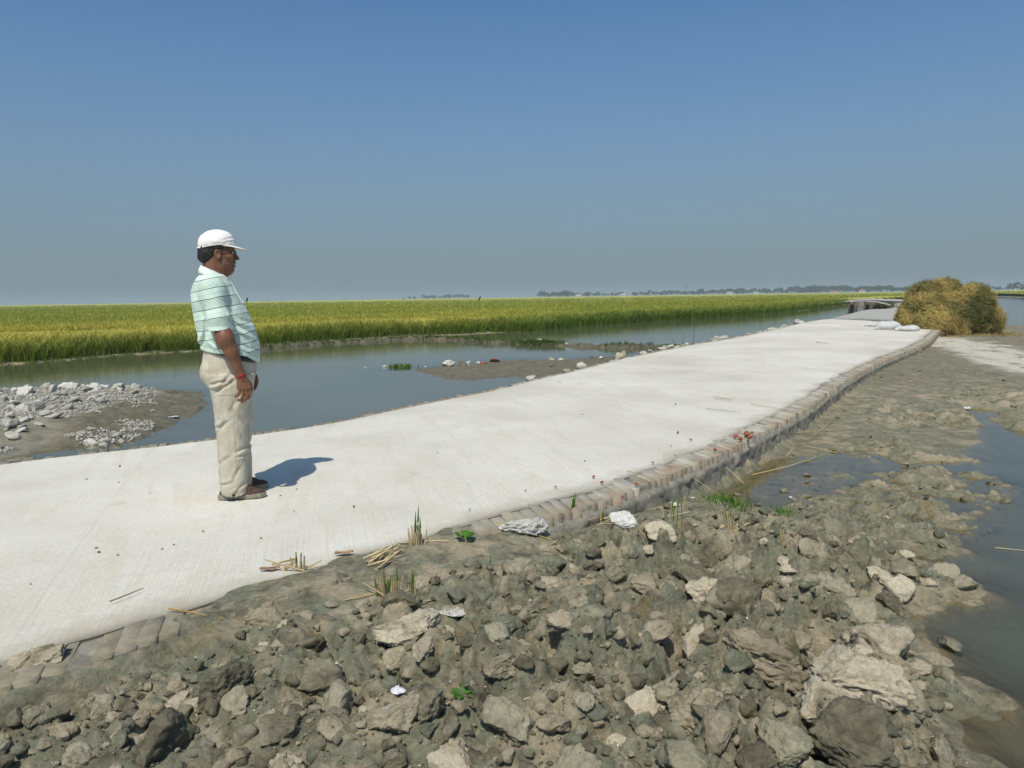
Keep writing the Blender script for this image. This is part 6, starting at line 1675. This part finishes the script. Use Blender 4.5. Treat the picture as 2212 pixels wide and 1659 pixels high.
# houses seen as pale specks in the trees
WH = simple('white_wash', (.70, .70, .68), .8, .2, .05, .3); TIN = simple('tin_roof', (.42, .43, .44), .4, .5, .15, .3); REDR = simple('red_roof', (.33, .13, .09), .8, .2, .15, .3)
for px, w_, h_, roof, lab in ((1575, 7, 2.6, TIN, 'small white house with tin roof in the trees, near the middle of the tree line'), (1632, 5, 2.2, TIN, 'tiny white hut at the foot of the trees'), (1860, 7, 3.2, REDR, 'white house with dark red roof among the far trees near the footbridge'), (1250, 6, 2.2, TIN, 'low white house under the first clump of far trees'), (1345, 5, 2.4, TIN, 'white hut in the gap of the tree line'), (1800, 9, 2.2, REDR, 'long low house with reddish roof before the far trees'), (2196, 8, 3.0, REDR, 'brownish-roofed house by the trees at the canal')):
    y = 930.; x = ray(px, hor(px)).x / ray(px, hor(px)).y * y; r = empty('house', (x, y, ZW)); r.rotation_euler = (0, 0, random.uniform(-.3, .3)); tag(r, lab, 'house'); d_ = w_ * .7
    a, b_ = w_ / 2, d_ / 2; V = [(-a, -b_, 0), (a, -b_, 0), (a, b_, 0), (-a, b_, 0), (-a, -b_, h_), (a, -b_, h_), (a, b_, h_), (-a, b_, h_), (-a, 0, h_ + 1.2), (a, 0, h_ + 1.2)]
    mesh_obj('wall', V, [(0, 1, 5, 4), (1, 2, 6, 9, 5), (2, 3, 7, 6), (3, 0, 4, 8, 7)], WH, r, smooth=False)
    e = .4; V = [(-a - e, -b_ - e, h_ - .25), (a + e, -b_ - e, h_ - .25), (a + e, 0, h_ + 1.32), (-a - e, 0, h_ + 1.32), (a + e, b_ + e, h_ - .25), (-a - e, b_ + e, h_ - .25)]; V += [(p[0], p[1], p[2] + .12) for p in V]
    mesh_obj('roof', V, [(0, 1, 2, 3), (3, 2, 4, 5), (6, 9, 8, 7), (9, 11, 10, 8), (0, 6, 7, 1), (5, 4, 10, 11), (0, 3, 9, 6), (3, 5, 11, 9), (1, 7, 8, 2), (2, 8, 10, 4)], roof, r, smooth=False)
    fr = [(-.45, -b_ - .03, 0), (.45, -b_ - .03, 0), (.45, -b_ - .03, 1.9), (-.45, -b_ - .03, 1.9)]; fr += [(p[0], p[1] + .02, p[2]) for p in fr]
    mesh_obj('door', fr, [(0, 1, 2, 3), (0, 4, 5, 1), (1, 5, 6, 2), (2, 6, 7, 3), (3, 7, 4, 0)], WOODM, r, smooth=False)
# bird and sticks in the crop
BIRD = simple('black_feather', (.012, .012, .014), .6, .3, .2)
def stick_bird(px, py, y, label, sitter):
    x, yy, z = at_depth(px, py, y); base = ZW + .3; P = [(0, 0, base - z), (.02, 0, -.02)]
    r = mesh_obj('perch_stick', *tube(P, .013, 6), WOODM); r.location = (x, yy, z); tag(r, 'thin stick in the rice, perch of the ' + label.split(' above')[0].split(' perched')[0] + (' towards the middle' if px > 700 else ' close to the man'), 'stick')
    v = Vol((-.2, -.12, -.2), (.25, .12, .25), .010); v.cone((-.03, 0, .03), (.03, 0, .12), .035, .040, .03); v.ell((.05, 0, .165), (.032, .026, .028), .02); v.cone((.07, 0, .165), (.105, 0, .16), .010, .003, .006); v.cone((-.04, 0, .02), (-.10, 0, -.14), .022, .012, .02)
    V, Q = v.mesh(); o = mesh_obj('bird', V, Q, BIRD); o.location = (x, yy, z); o.scale = (sitter,) * 3; o.rotation_euler = (0, 0, random.uniform(-.6, .6)); tag(o, label, 'bird')
stick_bird(1036, 648, 52, 'black bird perched upright above the rice towards the middle', 1.3)
stick_bird(534, 650.5, 60, 'black bird perched above the rice close to the man', 1.5)
# ================================================================== light, air, camera
SUN_AZ = math.radians(14); SUN_EL = math.radians(57)
sd_ = Vector((-math.sin(SUN_AZ) * math.cos(SUN_EL), -math.cos(SUN_AZ) * math.cos(SUN_EL), math.sin(SUN_EL)))
ld = bpy.data.lights.new('sun', 'SUN'); ld.energy = 4.0; ld.angle = math.radians(.53); ld.color = (1.0, .945, .83)
lo = bpy.data.objects.new('sun', ld); C.objects.link(lo); lo.rotation_euler = sd_.to_track_quat('Z', 'Y').to_euler(); lo.location = (0, 0, 30)
w = bpy.data.worlds.new('World'); bpy.context.scene.world = w; w.use_nodes = True
nt = w.node_tree; bg = nt.nodes['Background']
sk = nt.nodes.new('ShaderNodeTexSky'); sk.sky_type = 'NISHITA'; sk.sun_disc = False
sk.sun_elevation = SUN_EL; sk.sun_rotation = math.pi + SUN_AZ; sk.air_density = 1.0; sk.dust_density = 1.6; sk.ozone_density = 3.0; sk.altitude = 0
tin = nt.nodes.new('ShaderNodeMix'); tin.data_type = 'RGBA'; tin.blend_type = 'MULTIPLY'; tin.inputs[0].default_value = 1; tin.inputs[7].default_value = (.80, 1.12, 1.32, 1)
nt.links.new(sk.outputs[0], tin.inputs[6]); # thick ground haze low over the plain
tc = nt.nodes.new('ShaderNodeTexCoord'); sx = nt.nodes.new('ShaderNodeSeparateXYZ'); nt.links.new(tc.outputs['Generated'], sx.inputs[0])
mr = nt.nodes.new('ShaderNodeMapRange'); mr.interpolation_type = 'SMOOTHERSTEP'; nt.links.new(sx.outputs['Z'], mr.inputs[0])
mr.inputs[1].default_value = -.12; mr.inputs[2].default_value = .46; mr.inputs[3].default_value = .92; mr.inputs[4].default_value = 0
hz = nt.nodes.new('ShaderNodeMix'); hz.data_type = 'RGBA'; hz.inputs[7].default_value = (2.55, 3.16, 3.62, 1)
nt.links.new(mr.outputs[0], hz.inputs[0]); nt.links.new(tin.outputs[2], hz.inputs[6]); nt.links.new(hz.outputs[2], bg.inputs[0]); bg.inputs[1].default_value = .084
# hazy air over the plain
hv = M('hazy_air'); hv.nt.nodes.remove(hv.b); pv = hv.n('ShaderNodeVolumePrincipled'); pv.inputs['Color'].default_value = (.70, .83, .84, 1); pv.inputs['Density'].default_value = .00050; pv.inputs['Anisotropy'].default_value = 0
hv.l(pv.outputs[0], hv.out.inputs['Volume'])
a = 5600.0; V = [(sx * a, sy * a, zz_) for zz_ in (-2.2, 24.0) for sx, sy in ((-1, -1), (1, -1), (1, 1), (-1, 1))]
hz_ = mesh_obj('haze', V, [(3, 2, 1, 0), (4, 5, 6, 7), (0, 1, 5, 4), (1, 2, 6, 5), (2, 3, 7, 6), (3, 0, 4, 7)], hv.m, smooth=False); tag(hz_, kind='stuff')
cam = bpy.data.cameras.new('camera'); cam.sensor_width = 36; cam.lens = F_PX / 1024 * 36; cam.clip_start = .05; cam.clip_end = 20000
co = bpy.data.objects.new('camera', cam); C.objects.link(co)
co.matrix_world = Matrix.Translation((0, 0, EYE)) @ CAM_R.to_4x4()
sc = bpy.context.scene; sc.camera = co
sc.view_settings.view_transform = 'Standard'; sc.view_settings.look = 'None'; sc.view_settings.exposure = 0; sc.view_settings.gamma = 1
sc.cycles.max_bounces = 6; sc.cycles.diffuse_bounces = 3; sc.cycles.transparent_max_bounces = 12
sc.cycles.use_denoising = True
